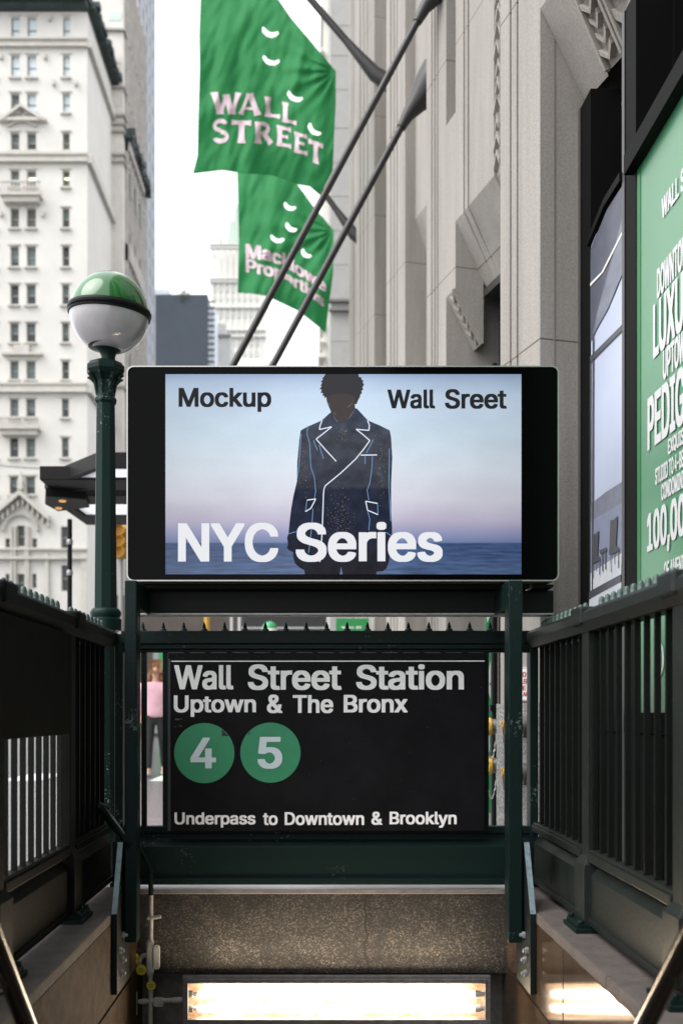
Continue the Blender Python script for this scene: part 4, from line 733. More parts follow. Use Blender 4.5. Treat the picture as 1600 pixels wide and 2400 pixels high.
for i in range(8):
    a = r8 + i * math.pi / 4
    d = Vector((math.cos(a), math.sin(a), 0)); c0 = Vector((cx, YLP, 0))
    cap.tube([c0 + d * 22 * k + Vector((0, 0, zz(925))), c0 + d * 26 * k + Vector((0, 0, zz(897))), c0 + d * 36 * k + Vector((0, 0, zz(884))), c0 + d * 44 * k + Vector((0, 0, zz(883)))], [.004, .008, .011, .005], 6)
cap.build('capital', GREENLAMP, lamp)
gx = P(257, 0, YLP).x; gz = zz(734); gr = 92.5 * k
tilt = Matrix.Rotation(R(4), 3, 'Y') @ Matrix.Rotation(R(3.5), 3, 'X')
g = MB(); g.lathe([(17 * k, zz(852)), (16 * k, zz(838)), (19 * k, zz(828)), (30 * k, zz(820)), (46 * k, zz(814)), (47 * k, zz(806)), (42 * k, zz(802)), (30 * k, zz(802))], 32, off=(P(254, 0, YLP).x, YLP, 0)); g.build('globe_holder', GREENLAMP, lamp, smooth=40)
lo = [(gr * math.sin(R(a)), -gr * math.cos(R(a))) for a in range(24, 97, 4)]
hi = [(gr * math.sin(R(a)) * .975, gr * math.cos(R(a)) * 1.0) for a in range(86, -1, -4)]
g = MB(); g.lathe(lo, 48, off=(gx, YLP, gz), axis=tilt)
g.build('white_globe_half', mat('milky_globe', (.40, .385, .41), .18, spec=.5, var=.05, vscale=20, coat=.6), lamp, smooth=True)
g = MB(); g.lathe([(max(r, .0005), z) for r, z in hi], 48, off=(gx, YLP, gz), axis=tilt)
g.build('green_globe_half', mat('green_globe', lin((30, 98, 44)), .15, coat=.6, var=.04, vscale=8), lamp, smooth=True)
zb = gr * math.cos(R(86))
g = MB(); g.lathe([(gr * .97, zb - .036), (gr * 1.03, zb - .033), (gr * 1.04, zb - .024), (gr * 1.02, zb - .020), (gr * 1.05, zb - .015), (gr * 1.055, zb - .004), (gr * 1.03, zb + .003), (gr * 1.02, zb + .008), (gr * .96, zb + .010)], 64, off=(gx, YLP, gz), axis=tilt)
g.build('ring', BLACKP, lamp, smooth=30)

# =================================================================== FLUORESCENT FIXTURE, CONDUIT, HANDRAILS
YX = 4.76
fix = thing('fluorescent_light', 'two tube fluorescent light in a rusty steel frame below the granite lintel', 'light fixture', (P(788, 0, YX).x, YX, -.62))
fx0, fx1 = P(428, 0, YX).x, P(1149, 0, YX).x
zt, zb_ = P(0, 2288, YX).z, P(0, 2404, YX).z
FR = mat('fixture_steel', (.13, .125, .12), .55, .3, var=.35, vscale=30, bump=.1)
TRAY = mat('rusty_white_tray', (.62, .58, .5), .5, col2=(.35, .17, .06), vscale=8)
TRAY = mat('rust_spotted_tray', (.32, .28, .23), .6, col2=(.17, .07, .025), vscale=16)
g = MB(); g.box((fx0, YX, zt - .035), (fx1, YX + .03, zt)); g.box((fx0, YX, zb_), (fx1, YX + .03, zb_ + .028)); g.box((fx0, YX, zb_ + .028), (fx0 + .025, YX + .03, zt - .035)); g.box((fx1 - .025, YX, zb_ + .028), (fx1, YX + .03, zt - .035))
g.box((fx0 + .02, YX - .008, zt - .030), (fx1 - .02, YX - .001, zt - .012)); g.build('frame', FR, fix, bevel=.002)
g = MB(); g.box((fx0 + .004, YX + .15, zb_), (fx1 - .004, YX + .158, zt - .052)); g.box((fx0 + .004, YX + .03, zb_), (fx1 - .004, YX + .15, zb_ + .005)); g.box((fx0 + .004, YX + .03, zb_ + .005), (fx0 + .01, YX + .15, zt - .04)); g.box((fx1 - .01, YX + .03, zb_ + .005), (fx1 - .004, YX + .15, zt - .04))
g.build('tray', TRAY, fix)
TUBE = emis('lit_fluorescent_tube', (1.0, .82, .60), 20.0)
ax = Matrix(((0, 0, 1), (0, 1, 0), (-1, 0, 0)))
for py in (2331, 2364):
    z = P(0, py, YX + .04).z
    g = MB().tube([(P(466, 0, YX + .04).x, YX + .045, z), (P(1108, 0, YX + .04).x, YX + .045, z)], .0165, 16); tb = g.build('tube', TUBE, fix, smooth=40)
    for xa, xb in ((437, 462), (1112, 1134)):
        a, b = P(xa, 0, YX + .04).x, P(xb, 0, YX + .04).x
        g = MB().tube([(a, YX + .045, z), (a + (b - a) * .6, YX + .045, z)], .018, 14); g.tube([(a + (b - a) * .4, YX + .045, z), (b + .006, YX + .045, z)], .0115, 12); g.build('socket', mat('socket_grey', (.35, .34, .33), .5), tb, smooth=40)

con = thing('conduit', 'painted grey electrical conduit with junction boxes and yellow tags left of the lintel', 'pipe', (P(354, 0, 4.96).x, 4.96, -.6))
YC = 4.955
def c3(px, py, y=YC): return P(px, py, y)
g = MB().tube([c3(329, 1975, 4.99), c3(331, 1992), c3(341, 2010), c3(351, 2030), c3(353, 2060), c3(354.5, 2098)], .012, 12); g.build('flexible_hose', GREEN, con, smooth=40)
g = MB().tube([c3(354.5, 2096), c3(354, 2208)], .0112, 14); g.tube([c3(353.5, 2275), c3(353, 2404)], .0112, 14)
g.tube([c3(325, 2347.5), c3(428, 2343)], .0115, 14); g.tube([c3(332, 2347.5), c3(345, 2347)], .0145, 14); g.tube([c3(404, 2344.5), c3(424, 2343.5)], .0145, 14)
g.tube([c3(345, 2238), c3(336, 2240), c3(329, 2248), c3(325, 2262)], .0125, 12); g.build('pipe', PIPE, con, smooth=40)
g = MB(); g.box(c3(344, 2282) + Vector((0, -.02, 0)), c3(361, 2204) + Vector((0, .02, 0))); g.tube([c3(353, 2200), c3(353, 2212)], .0155, 14); g.tube([c3(352, 2272), c3(352, 2290)], .0155, 14); jb = g.build('junction_box', PIPE, con, bevel=.008)
g = MB().prism([Vector((x, YC - .022, z)) for x, z in rrect(c3(361, 0).x, c3(376, 0).x, c3(0, 2270).z, c3(0, 2214).z, .014)], (0, .02, 0)); cv = g.build('cover', mat('cover_enamel', (.5, .48, .44), .45, var=.15, vscale=30), jb, bevel=.003)
g = MB()
for yy in (2218, 2266): g.lathe([(.004, 0), (.004, .002)], 8, off=c3(368.5, yy, YC - .025), axis=Matrix(((1, 0, 0), (0, 0, -1), (0, 1, 0))))
g.build('screw', STEEL, cv)
g = MB(); g.box(c3(346, 2155) + Vector((0, -.015, 0)), c3(362, 2147) + Vector((0, .015, 0))); g.tube([c3(360, 2151), c3(378, 2148)], .009, 10); g.build('clamp', PIPE, con, bevel=.003)
g = MB(); g.tube([c3(312, 2325), c3(312, 2378)], .022, 14); g.tube([c3(312, 2375), c3(312, 2404)], .012, 12); g.build('junction_box', PIPE, con, smooth=40)
g = MB().prism([Vector((x, YC - .018, z)) for x, z in rrect(c3(360, 0).x, c3(385, 0).x, c3(0, 2358).z, c3(0, 2338).z, .012)], (0, .03, 0)); g.build('junction_box', PIPE, con, bevel=.004)
for (px, py, r, sq) in ((321, 2246, 11, .5), (331, 2273, 12.5, .98), (354.5, 2310, 11, .95)):
    g = MB().poly([P(px + r * sq * math.cos(2 * math.pi * q / 28), py + r * math.sin(2 * math.pi * q / 28), 4.935) for q in range(28)])
    for q in range(28): pass
    tg = g.build('tag', TAGY, con)
    g = MB()
    for i in range(3): g.quad(P(px - 6 * sq, py - 3 + i * 3, 4.934), P(px + 6 * sq, py - 3 + i * 3, 4.934), P(px + 6 * sq, py - 1.8 + i * 3, 4.934), P(px - 6 * sq, py - 1.8 + i * 3, 4.934))
    g.build('print', TAGK, tg)

def handrail(label, x, pa, pb, s):
    t = thing('handrail', label, 'handrail', (x, 2.6, -.9))
    def pt(px, py):
        Y = x * FL / (px - PX); return P(px, py, Y)
    a, b = pt(*pa), pt(*pb); d = (b - a)
    pth = [a - d * 3.2, a, b, b + d * 1.2]
    g = MB().tube(pth, .025, 24); g.build('rail', RAILM, t, smooth=40)
    for q in (.2, -2.2):
        p = a + d * q
        g = MB().tube([p, p + Vector((0, 0, -.06)), p + Vector((s * .07, 0, -.08)), p + Vector((s * .15, 0, -.08))], .008, 8); g.build('bracket', RAILM, t, smooth=40)
    return t
handrail('steel handrail running down at the lower left corner beside the matt wall', -.74, (-2, 2230), (62, 2400), -1)
handrail('steel handrail running down at the lower right corner beside the polished wall', .82, (1606, 2215), (1512, 2400), 1)

# =================================================================== STONE BUILDING ON THE RIGHT
Dv = Vector((-.2558, .9667, 0)); Nv = Vector((.9667, .2558, 0))
bld = thing('stone_building', 'tall limestone office building with fluted piers along the right side', 'building', (1.5, 8, 0))
TOP = 40.0
def wall_plan(g, pts, z0=-.05, z1=TOP, mi=0):
    g.prism([(p.x, p.y, z0) for p in pts], (0, 0, z1 - z0), mi)
def tooth(C, pxs, depth, grooves=(), ginset=.016):
    """plan outline of a pier face through C in direction Dv from pixel column pxs[0] to pxs[1]"""
    C = Vector((C[0], C[1], 0)); o = []
    pt = lambda px: hit(px, PY, (C.x, C.y, 0), Nv).xy.to_3d()
    o.append(pt(pxs[0]))
    for a, b in grooves:
        p, q = pt(a), pt(b)
        o += [p, p + Nv * ginset, q + Nv * ginset, q]
    e = pt(pxs[1]); o.append(e)
    o += [e + Nv * depth, o[0] + Nv * depth]
    return o
CA = (1.2, 5.43)
g = MB(); wall_plan(g, tooth(CA, (1265, 1172), .8, ((1214, 1209.5), (1198, 1193.5))), .9)
wall_plan(g, [p for p in tooth((1.2 - .0, 5.43), (1265, 1172), .8)], -.05, .9)
pierA = g.build('pier', STONE, bld)
pa = [p - Nv * .02 for p in tooth(CA, (1266.5, 1170), .8)]; pa[-1] = pa[-1] - Dv * .02; pa[0] = pa[0] - Dv * .02
g = MB(); wall_plan(g, pa, -.05, .90); g.build('granite_base', GRAN, bld)
# vertical joint on the return of the first pier
q0 = hit(1297, PY, (1.2, 5.43, 0), Dv).xy.to_3d() ; q1 = hit(1300, PY, (1.2, 5.43, 0), Dv).xy.to_3d()
g = MB(); g.prism([(q0.x, q0.y - .002, .92), (q1.x, q1.y - .002, .92), (q1.x, q1.y + .01, .92), (q0.x, q0.y + .01, .92)], (0, 0, 3.6)); g.build('joint', mat('dark_mortar', (.2, .18, .16), .9), bld)
CB = (1.075, 9.77)
tB = lambda px, py=PY: hit(px, py, (CB[0], CB[1], 0), Nv)
J2, J1 = tB(1045), tB(1067)
g = MB(); wall_plan(g, tooth(CB, (1045, 999), 1.2, ((1026, 1023.5), (1020, 1017), (1013, 1010)), .02)); g.build('pier', STONE, bld)
def spandrel(g, s0, s1, t_off, z_out, t_in, z_in, ztop, J):
    """block with a soffit sloping inwards; s measured towards the viewer from J"""
    a = Vector((J.x, J.y, 0)) - Dv * s0 + Nv * t_off
    prof = [a + Vector((0, 0, ztop)), a + Vector((0, 0, z_out)), a + Nv * (t_in - t_off) + Vector((0, 0, z_in)), a + Nv * (t_in - t_off) + Vector((0, 0, ztop))]
    g.prism(prof, -Dv * (s1 - s0))
zD0 = tB(1045, 697).z; q = hit(1109, 823, J2, Dv); tD = (q - J2).dot(Nv); zD1 = q.z
zA0 = tB(1067, 519).z; q = hit(1141, 678, J1, Dv); tA = (q - J1).dot(Nv); zA1 = q.z
zsl = tB(1046, 293).z
wJ = (J2 - J1).dot(Dv)
g = MB(); spandrel(g, 0, wJ, 0, zD0, tD, zD1, zsl, J2); spandrel(g, 0, wJ, .22, zsl, tD, zsl, TOP, J2)
g.build('hood', STONE, bld)
g = MB(); cols = [1067, 1085, 1089, 1095, 1099, 1157, 1215]; offs = [0, .02, 0, .02, 0, .03]
for a, b, of in zip(cols, cols[1:], offs):
    sa, sb = (J1 - tB(a)).dot(Dv), (J1 - tB(b)).dot(Dv)
    spandrel(g, sa, sb, of, zA0, tA, zA1, TOP, J1)
g.build('spandrel', STONE, bld)
# carved bands
def carve(g, pts, nsteps, wid, nrm, seed):
    random.seed(seed)
    a, b = pts; d = (b - a); L = d.length; d.normalize(); sd = d.cross(nrm).normalized()
    for i in range(nsteps):
        c = a + d * L * (i + .5) / nsteps; h = L / nsteps
        w2 = wid * (.7 + .3 * random.random())
        for sg in (-1, 1):
            p0 = c + sd * sg * w2 * .95 - d * h * .45; p1 = c + d * h * .3; p2 = c + d * h * .55; p3 = c + sd * sg * w2 * .95 - d * h * .1
            g.prism([p0, p1, p2, p3], nrm * (.025 + .02 * random.random()))
g = MB()
ca, cb = tB(1164.5, 395), tB(1164.5, -120)
carve(g, (ca + Nv * .03, cb + Nv * .03), 12, .06, -Nv, 5)
g.build('carved_band', STONEP, bld)
mid0 = hit(1068, 648, J2, Dv); 
# carving on the sloping soffit of the hood: rows of chevrons
a0 = Vector((J2.x, J2.y, zD0)); slope = (Nv * tD + Vector((0, 0, zD1 - zD0))); sn = slope.cross(Dv).normalized()
if sn.z > 0: sn = -sn
g = MB(); carve(g, (a0 - Dv * wJ * .62 + slope * .04, a0 - Dv * wJ * .62 + slope * .96), 6, wJ * .22, sn, 9)
for f0, f1 in ((.84, .88), (.93, .96)):
    g.prism([a0 - Dv * wJ * f0, a0 - Dv * wJ * f1, a0 - Dv * wJ * f1 + slope, a0 - Dv * wJ * f0 + slope], sn * .03)
g.build('carved_band', STONEP, bld)
# dark window wall inside the second bay
g = MB()
a = Vector((J2.x, J2.y, 0)) + Nv * (tD * .98) - Dv * .02; b = a - Dv * 2.2
g.prism([(a + Nv * .25).to_tuple(), (b + Nv * .25).to_tuple(), (b + Nv * .33).to_tuple(), (a + Nv * .33).to_tuple()], (0, 0, TOP - 2)); win = g.build('window', DGLASS, bld)
g = MB()
for s_ in (.42, .60, .9, 1.3):
    p = a - Dv * s_; g.prism([p + Nv * .05, p - Dv * .07 + Nv * .05, p - Dv * .07 + Nv * .25, p + Nv * .25], (0, 0, zA1 + .1 if s_ > .5 else zD1 + .1))
g.build('frame', BLACKW, win)
g = MB(); p = Vector((J1.x, J1.y, zA1)) + Nv * (tA - .03); g.prism([p, p + Vector((0, 0, -.07)), p + Nv * .25 + Vector((0, 0, -.07)), p + Nv * .25], -Dv * 2); g.build('window_head', mat('dark_head_metal', (.03, .029, .028), .6), bld)  # dark metal bar under the inner edge of the soffit
# third and later piers
g = MB(); CC = (1.2, 13.46); wall_plan(g, tooth(CC, (949, 905), 1.5, ((931, 929), (924, 921.5), (917, 914)), .03)); g.build('pier', STONE, bld)
JC = hit(949, PY, (1.2, 13.46, 0), Nv)
g = MB(); spandrel(g, 0, 1.6, .14, 7.35, .45, 6.5, TOP, JC); g.build('spandrel', STONE, bld)
g = MB(); CE = (1.2, 20.3); wall_plan(g, tooth(CE, (877, 835), 1.5, ((862, 860), (853, 851), (845, 843)), .04), -.05, 42)
JE = hit(877, PY, (1.2, 20.3, 0), Nv); g.build('pier', STONE, bld)
g = MB(); spandrel(g, 0, 3.5, .26, 3.0, .6, 2.2, 42, JE); g.build('spandrel', STONE, bld)
g = MB(); wall_plan(g, tooth((1.2, 28.8), (835, 818), 1.5, ((829, 827), (823, 822)), .05), -.05, 42); g.build('pier', STONE, bld)
# the mass of the building behind the piers, and its near part beside the stairs
g = MB(); g.prism([(2.35, 5.6, -.05), (2.0, 32, -.05), (14, 32, -.05), (14, 5.6, -.05)], (0, 0, 44)); g.build('core_wall', STONE, bld)
for yn in (1.56, -2.31, -6.18):
    g = MB(); wall_plan(g, [Vector((1.2, yn, 0)), Vector((1.08, yn + .47, 0)), Vector((2.2, yn + .5, 0)), Vector((2.2, yn, 0))], -.05, 40); g.build('pier', STONE, bld)
g = MB(); spandrel(g, .26, 3.2, .05, 4.9, .9, 4.2, 40, Vector((1.2, 5.43, 0))); g.build('spandrel', STONEP, bld)
g = MB(); g.prism([(1.9, -8, -.05), (1.9, 5.3, -.05), (14, 5.3, -.05), (14, -8, -.05)], (0, 0, 40)); g.build('near_wall', mat('black_shopfront', (.012, .012, .013), .35), bld)
# first bay: sloping hood above the posters
CAv = Vector((1.2, 5.43, 0))
z0 = hit(1267, 18, CAv, Nv).z; q = hit(1370, 239, CAv, Dv); tI = (q - CAv).dot(Nv); zI = q.z
g = MB(); spandrel(g, 0, .235, 0, z0, tI, zI, 9, CAv); g.build('hood', STONE, bld)
g = MB(); spandrel(g, .235, 1.6, .03, z0 + .02, tI, zI + .02, 9, CAv); g.build('hood', STONEP, bld)
a0 = CAv + Vector((0, 0, z0 + .02)) + Nv * .03; sl = Nv * (tI - .03) + Vector((0, 0, zI - z0)); sn = sl.cross(Dv).normalized()
if sn.z > 0: sn = -sn
g = MB(); carve(g, (a0 - Dv * .325 + sl * .02, a0 - Dv * .325 + sl * .95), 6, .055, sn, 4)
carve(g, (a0 - Dv * .53 + sl * .02, a0 - Dv * .53 + sl * .9), 3, .09, sn, 14)
for s_ in (.25, .40, .43, .63, .67): g.prism([a0 - Dv * s_, a0 - Dv * (s_ + .016), a0 - Dv * (s_ + .016) + sl, a0 - Dv * s_ + sl], sn * .04)
g.build('carved_band', STONEP, bld)
# black steel mullions and dark glazing of the first bay
def bpl(px, py, off=0.0):
    """a point of the poster plane"""
    a = Vector((1.42, 5.49, 0)); b = Vector((1.45, 4.8, 0)); d = (b - a).normalized(); n = Vector((-d.y, d.x, 0))
    if n.x > 0: n = -n
    p = hit(px, py, a, n); return p + n * off
for px0, px1, ztop in ((1357, 1384, 4.07), (1460, 1490, 4.12)):
    a, b = bpl(px0, PY), bpl(px1, PY)
    g = MB(); g.prism([(a.x - .002, a.y, 0), (b.x - .002, b.y, 0), (b.x + .35, b.y, 0), (a.x + .35, a.y, 0)], (0, 0, ztop))
    m_ = g.build('mullion', BLACKW, bld)
    g = MB(); g.prism([(a.x - .006, a.y - .03, 0), (a.x - .006, a.y + .006, 0), (a.x + .01, a.y + .006, 0), (a.x - .0025, a.y - .03, 0)], (0, 0, ztop)) ; g.build('edge_strip', mat('pale_edge_metal', (.12, .12, .12), .4, .5), m_)  # lighter strip along the left edge of the mullion
g = MB(); g.prism([(1.43, 5.4, -.04), (1.46, 4.7, -.04), (1.47, 1.6, -.04), (1.6, 1.6, -.04), (1.6, 5.4, -.04)], (0, 0, .79)); g.prism([(1.425, 5.24, .76), (1.445, 4.82, .76), (1.6, 4.82, .76), (1.6, 5.24, .76)], (0, 0, .5)); g.build('sill_panel', BLACKW, bld)
g = MB(); g.prism([(1.74, 5.45, 0), (1.70, 2.0, 0), (1.74, 2.0, 0), (1.78, 5.45, 0)], (0, 0, 6.5)); gl = g.build('window', DGLASS, bld)
g = MB()
for y, zt_ in ((5.1, 6), (4.6, 6), (4.25, 6), (3.7, 6)): g.box((1.62, y, 0), (1.70, y + .08, zt_))
g.box((1.60, 2, 3.34), (1.70, 5.4, 3.5)); g.box((1.56, 2, 4.45), (1.70, 5.4, 4.6)); g.build('frame', BLACKW, gl)
g = MB()
for (y0, z0_, y1, z1_, w_) in ((5.30, 3.9, 4.9, 4.6, .05), (5.0, 3.62, 4.4, 4.5, .03)):
    g.quad((1.6, y0, z0_), (1.6, y0 - w_, z0_), (1.6, y1 - w_, z1_), (1.6, y1, z1_))
g.prism([bpl(1421, 180, -.08), bpl(1461, 148, -.08), bpl(1461, 163, -.08), bpl(1424, 272, -.08), bpl(1418, 245, -.08)], (.02, 0, 0))
g.build('painted_reflection', mat('reflection_grey', (.16, .17, .185), .3), gl)  # flat grey shapes painting reflections on the dark glazing

# ------------------------------------------------ posters
bb = thing('photo_poster', 'pale blue poster of a terrace with two chairs in a black window bay', 'poster', (1.45, 5.0, .3))
zt1 = 3.28
def on1(px, py, o=.0): return bpl(px, py, .0 + o)
g = MB(); a, b = bpl(1384, PY), bpl(1460, PY)
g.prism([(a.x, a.y, 1.27), (b.x, b.y, 1.27), (b.x + .04, b.y, 1.27), (a.x + .04, a.y, 1.27)], (0, 0, zt1 - 1.27)); g.build('sheet', mat('poster_pale_blue', lin((176, 184, 206)), .35, var=.05, vscale=2), bb)
def flat(name, polys, m, off, parent):
    g = MB()
    for q in polys: g.poly([bpl(x, y, off) for x, y in q])
    return g.build(name, m, parent)
PD = mat('poster_slate', lin((72, 76, 90)), .4, var=.25, vscale=9)
PM = mat('poster_grey', lin((112, 116, 130)), .4, var=.2, vscale=12)
PG = mat('poster_dark_grey', lin((66, 68, 76)), .4)
PL = mat('poster_light', lin((205, 208, 216)), .4)
flat('printed_ceiling', [[(1384, 585), (1422, 492), (1460, 432), (1460, 640), (1440, 690), (1420, 725), (1391, 790), (1384, 800)]], PD, .003, bb)
flat('printed_beam', [[(1437, 600), (1460, 505), (1460, 640), (1425, 725), (1391, 785), (1400, 735)]], PM, .005, bb)
flat('printed_light_strip', [[(1385, 664), (1412, 637), (1412, 642), (1385, 671)], [(1412, 637), (1459, 544), (1460, 550), (1414, 641)]], mat('poster_cream', lin((222, 220, 205)), .4), .007, bb)
flat('printed_mullion', [[(1384, 836), (1460, 760), (1460, 774), (1384, 851)], [(1390, 790), (1393, 790), (1391, 1386), (1388, 1386)], [(1384, 842), (1386, 842), (1385, 1386), (1383.5, 1386)]], PG, .006, bb)
flat('printed_skyline', [[(1384, 1181), (1391, 1176), (1420, 1153), (1458, 1129), (1458, 1180), (1384, 1226)]], PM, .003, bb)
flat('printed_water', [[(1384, 1222), (1458, 1178), (1458, 1312), (1384, 1352)]], mat('poster_water', lin((126, 133, 158)), .4, var=.08, vscale=15), .004, bb)
flat('printed_terrace', [[(1383, 1345), (1458, 1296), (1457, 1348), (1383, 1388)], [(1382, 1405), (1457, 1362), (1457, 1400), (1381, 1440)]], PL, .005, bb)
flat('printed_ledge', [[(1382, 1387), (1457, 1346), (1457, 1363), (1382, 1404)]], PG, .007, bb)
ch = []
for ox, oy, sc in ((1390, 1247, 1.0), (1431, 1213, 1.18)):
    f = lambda x, y: (ox + x * sc, oy + y * sc)
    ch += [[f(2, 5), f(8, 5), f(16, -4), f(13, 55), f(0, 65)], [f(-1, 64), f(13, 55), f(19, 62), f(18, 67), f(0, 74)], [f(17, 65), f(18.5, 65), f(18.5, 100), f(17, 100)], [f(2, 72), f(3, 72), f(4, 108), f(3, 108)], [f(9, 68), f(10, 68), f(11, 92), f(10, 92)]]
ch += [[(1407, 1290), (1424, 1283), (1424, 1291), (1410, 1299)], [(1413, 1296), (1415, 1296), (1416, 1340), (1414, 1340)], [(1420, 1292), (1422, 1292), (1423, 1335), (1421, 1335)]]
flat('printed_chairs', ch, mat('poster_chair_grey', lin((62, 64, 70)), .5), .009, bb)
g = MB(); g.prism([bpl(1383, 578, .02), bpl(1422, 484, .02), bpl(1460, 424, .02), bpl(1460, 404, .02), bpl(1422, 466, .02), bpl(1383, 560, .02)], (.05, 0, 0)); g.build('head_frame', BLACKW, bb)

gp = thing('green_poster', 'tall green poster with large condensed white capitals beside the right railing', 'poster', (1.46, 4.0, .8))
XG = 1.462
def gpl(px, py, off=0.0): return hit(px, py, (XG - off, 0, 0), Vector((1, 0, 0)))
gy1 = gpl(1489.5, PY).y
g = MB().prism([(XG, gy1, .85), (XG, 2.2, .85), (XG + .04, 2.2, .85), (XG + .04, gy1, .85)], (0, 0, 3.30 - .85))
GP = mat('poster_green', lin((62, 134, 92)), .35, var=.05, vscale=1.5, coat=1.0); GP.node_tree.nodes['Principled BSDF'].inputs['Coat Roughness'].default_value = .3
g.build('sheet', GP, gp)
g = MB().prism([(XG - .003, gy1, .85), (XG - .003, gy1 - .07, .85), (XG, gy1 - .07, .85), (XG, gy1, .85)], (0, 0, 3.30 - .85)); g.build('dark_edge', mat('poster_deep_green', lin((30, 105, 58)), .35), gp)
g = MB()
g.prism([(XG - .05, gy1 + .02, 3.30), (XG - .05, 2.2, 3.30), (XG + .06, 2.2, 3.30), (XG + .06, gy1 + .02, 3.30)], (0, 0, .09)); g.build('frame', BLACKW, gp)
g = MB(); g.prism([(XG - .05, gy1 + .02, .76), (XG - .05, 2.2, .76), (XG + .06, 2.2, .76), (XG + .06, gy1 + .02, .76)], (0, 0, .09)); g.build('frame', BLACKW, gp)
PW = mat('poster_white_print', (.60, .60, .61), .45)
for body, px, yt, yb, pitch in (('WALL STREET', 1549, 467, 517, .50), ('DOWNTOWN', 1538, 632, 702, .40), ('LUXURY', 1529, 717, 844, .39), ('UPTOWN', 1552, 822, 893, .40), ('PEDIGREE', 1516, 934, 1059, .385), ('EXQUISITE', 1564, 1030, 1069, .42), ('STUDIO TO 4-BEDROOM', 1534, 1099, 1138, .36), ('CONDOMINIUMS', 1548, 1135, 1175, .42), ('100,000 SQ FT', 1515, 1205, 1314, .37), ('OF AMENITIES', 1555, 1318, 1358, .38)):
    a, b = gpl(px, yt, .005), gpl(px, yb, .005); h = a.z - b.z
    vs, fs = glyphs(body, 'H'); wd = len(body) * pitch * h
    g = MB().add([(XG - .005, a.y - u * wd, b.z + v * h) for u, v in vs], fs); g.build('lettering', PW, gp)
# white ring mark low on the poster, seen between the bars
g = MB()
for cpx in (1544, 1575):
    for r0, r1 in ((24, 33),):
        vs = []; 
        for q in range(40):
            an = 2 * math.pi * q / 40
            c = gpl(cpx, 1545, .004)
            vs.append(c + Vector((0, -.055 * math.cos(an), .075 * math.sin(an)))); vs.append(c + Vector((0, -.036 * math.cos(an), .056 * math.sin(an))))
        g.add(vs, [(2 * q, (2 * q + 2) % 80, (2 * q + 3) % 80, 2 * q + 1) for q in range(40)])
g.build('ring_mark', PW, gp)
# slim green and white poster in the second bay
np_ = thing('slim_poster', 'narrow green and white poster edge showing right of the black sign', 'poster', (1.2, 7.1, -.05))
g = MB(); 
def sl_(px, py): return P(px, py, 7.1)
g.prism([sl_(1137, 1380), sl_(1150, 1380), sl_(1150, 1905), sl_(1137, 1905)], (0, .02, 0)); g.build('sheet', mat('slim_poster_green', lin((40, 130, 84)), .5), np_)
g = MB()
for q in ([(1143, 1400), (1150, 1410), (1150, 1440), (1141, 1460), (1139, 1440)], [(1146, 1560), (1149, 1548), (1149, 1600), (1145, 1602), (1149, 1608), (1149, 1640), (1145, 1625), (1142, 1590)], [(1143, 1725), (1147, 1720), (1147, 1760), (1142, 1800)]): g.poly([P(x, y, 7.09) for x, y in q])
g.build('white_shapes', PW, np_)
bp_ = thing('drain_pipe', 'black upright pipe standing behind the yellow capped inlets', 'pipe', (P(1157, 0, 6.9).x, 6.9, -.04))
x = P(1157.5, 0, 6.9).x
g = MB().tube([(x, 6.9, -.04), (x, 6.9, 3.2)], .021, 14); g.build('pipe', BLACKP, bp_, smooth=40)
g = MB().box((x - .03, 6.87, .86), (x + .03, 6.93, .9)); g.box((x - .03, 6.87, -.04), (x + .03, 6.93, .02)); g.build('collar', BLACKP, bp_)

# ------------------------------------------------ fire department inlets and the red lettered sign
def inlet(label, tip, L, r):
    t = thing('standpipe_inlet', label, 'fire inlet', tip, 'yellow capped fire inlets on the pier')
    ax = Matrix(((0, 0, 1), (0, 1, 0), (-1, 0, 0)))   # local z -> +x
    tip = Vector(tip)
    g = MB().lathe([(r * .75, .035), (r * .85, .05), (r * .85, L), (r * 1.25, L), (r * 1.3, L + .02), (r * 1.1, L + .03)], 24, off=tip, axis=ax); g.build('body', IRON, t, smooth=40)
    g = MB().lathe([(r * .25, -.004), (r * .3, .006), (r * .7, .010), (r * .98, .016), (r * 1.02, .034), (r * .9, .04)], 24, off=tip, axis=ax)
    for an in (.6, 2.7, 4.3):
        c = tip + Vector((.006, r * .8 * math.cos(an), r * .8 * math.sin(an))); g.lathe([(.004, -.012), (.011, -.008), (.011, .012), (.005, .018)], 10, off=c, axis=ax)
    g.build('cap', YELLOW, t, smooth=40)
    ch_ = []
    for i in range(25):
        u = i / 24; ch_.append(tip + Vector((-.004 + u * .075 + .003 * math.sin(i * 2.4), -.03, -r * .3 - 4 * (.25 - (u - .5) ** 2) * .19 + .003 * math.cos(i * 2.4))))
    g = MB()
    for i in range(24): 
        g.tube([ch_[i], ch_[i + 1]], .0035 if i % 2 else .0055, 6)
    g.build('chain', CHAINM, t)
    return t
inlet('upper yellow capped iron inlet left of the granite pier base', P(1136, 1703, 6.5), .10, .057)
inlet('lower yellow capped iron inlet left of the granite pier base, chain hanging', P(1137, 1794, 6.5), .10, .057)
inlet('upper inlet partly hidden by the right sign post, below the red lettered sign', P(1177, 1703, 5.56), .105, .047)
inlet('lower inlet partly hidden by the right sign post, nearest the pavement', P(1177, 1814, 5.56), .105, .047)
ws = thing('sprinkler_sign', 'small white enamel sign with red capitals on the pier behind the right post', 'sign', (1.19, 5.6, 1.0))
def tA_(px, py, off=0): return hit(px, py, Vector((1.2, 5.43, 0)) - Nv * off, Nv)
g = MB(); g.prism([tA_(1186, 1563, .014), tA_(1239, 1563, .014), tA_(1239, 1643, .014), tA_(1186, 1643, .014)], Nv * .01); g.build('plate', WHITEE, ws)
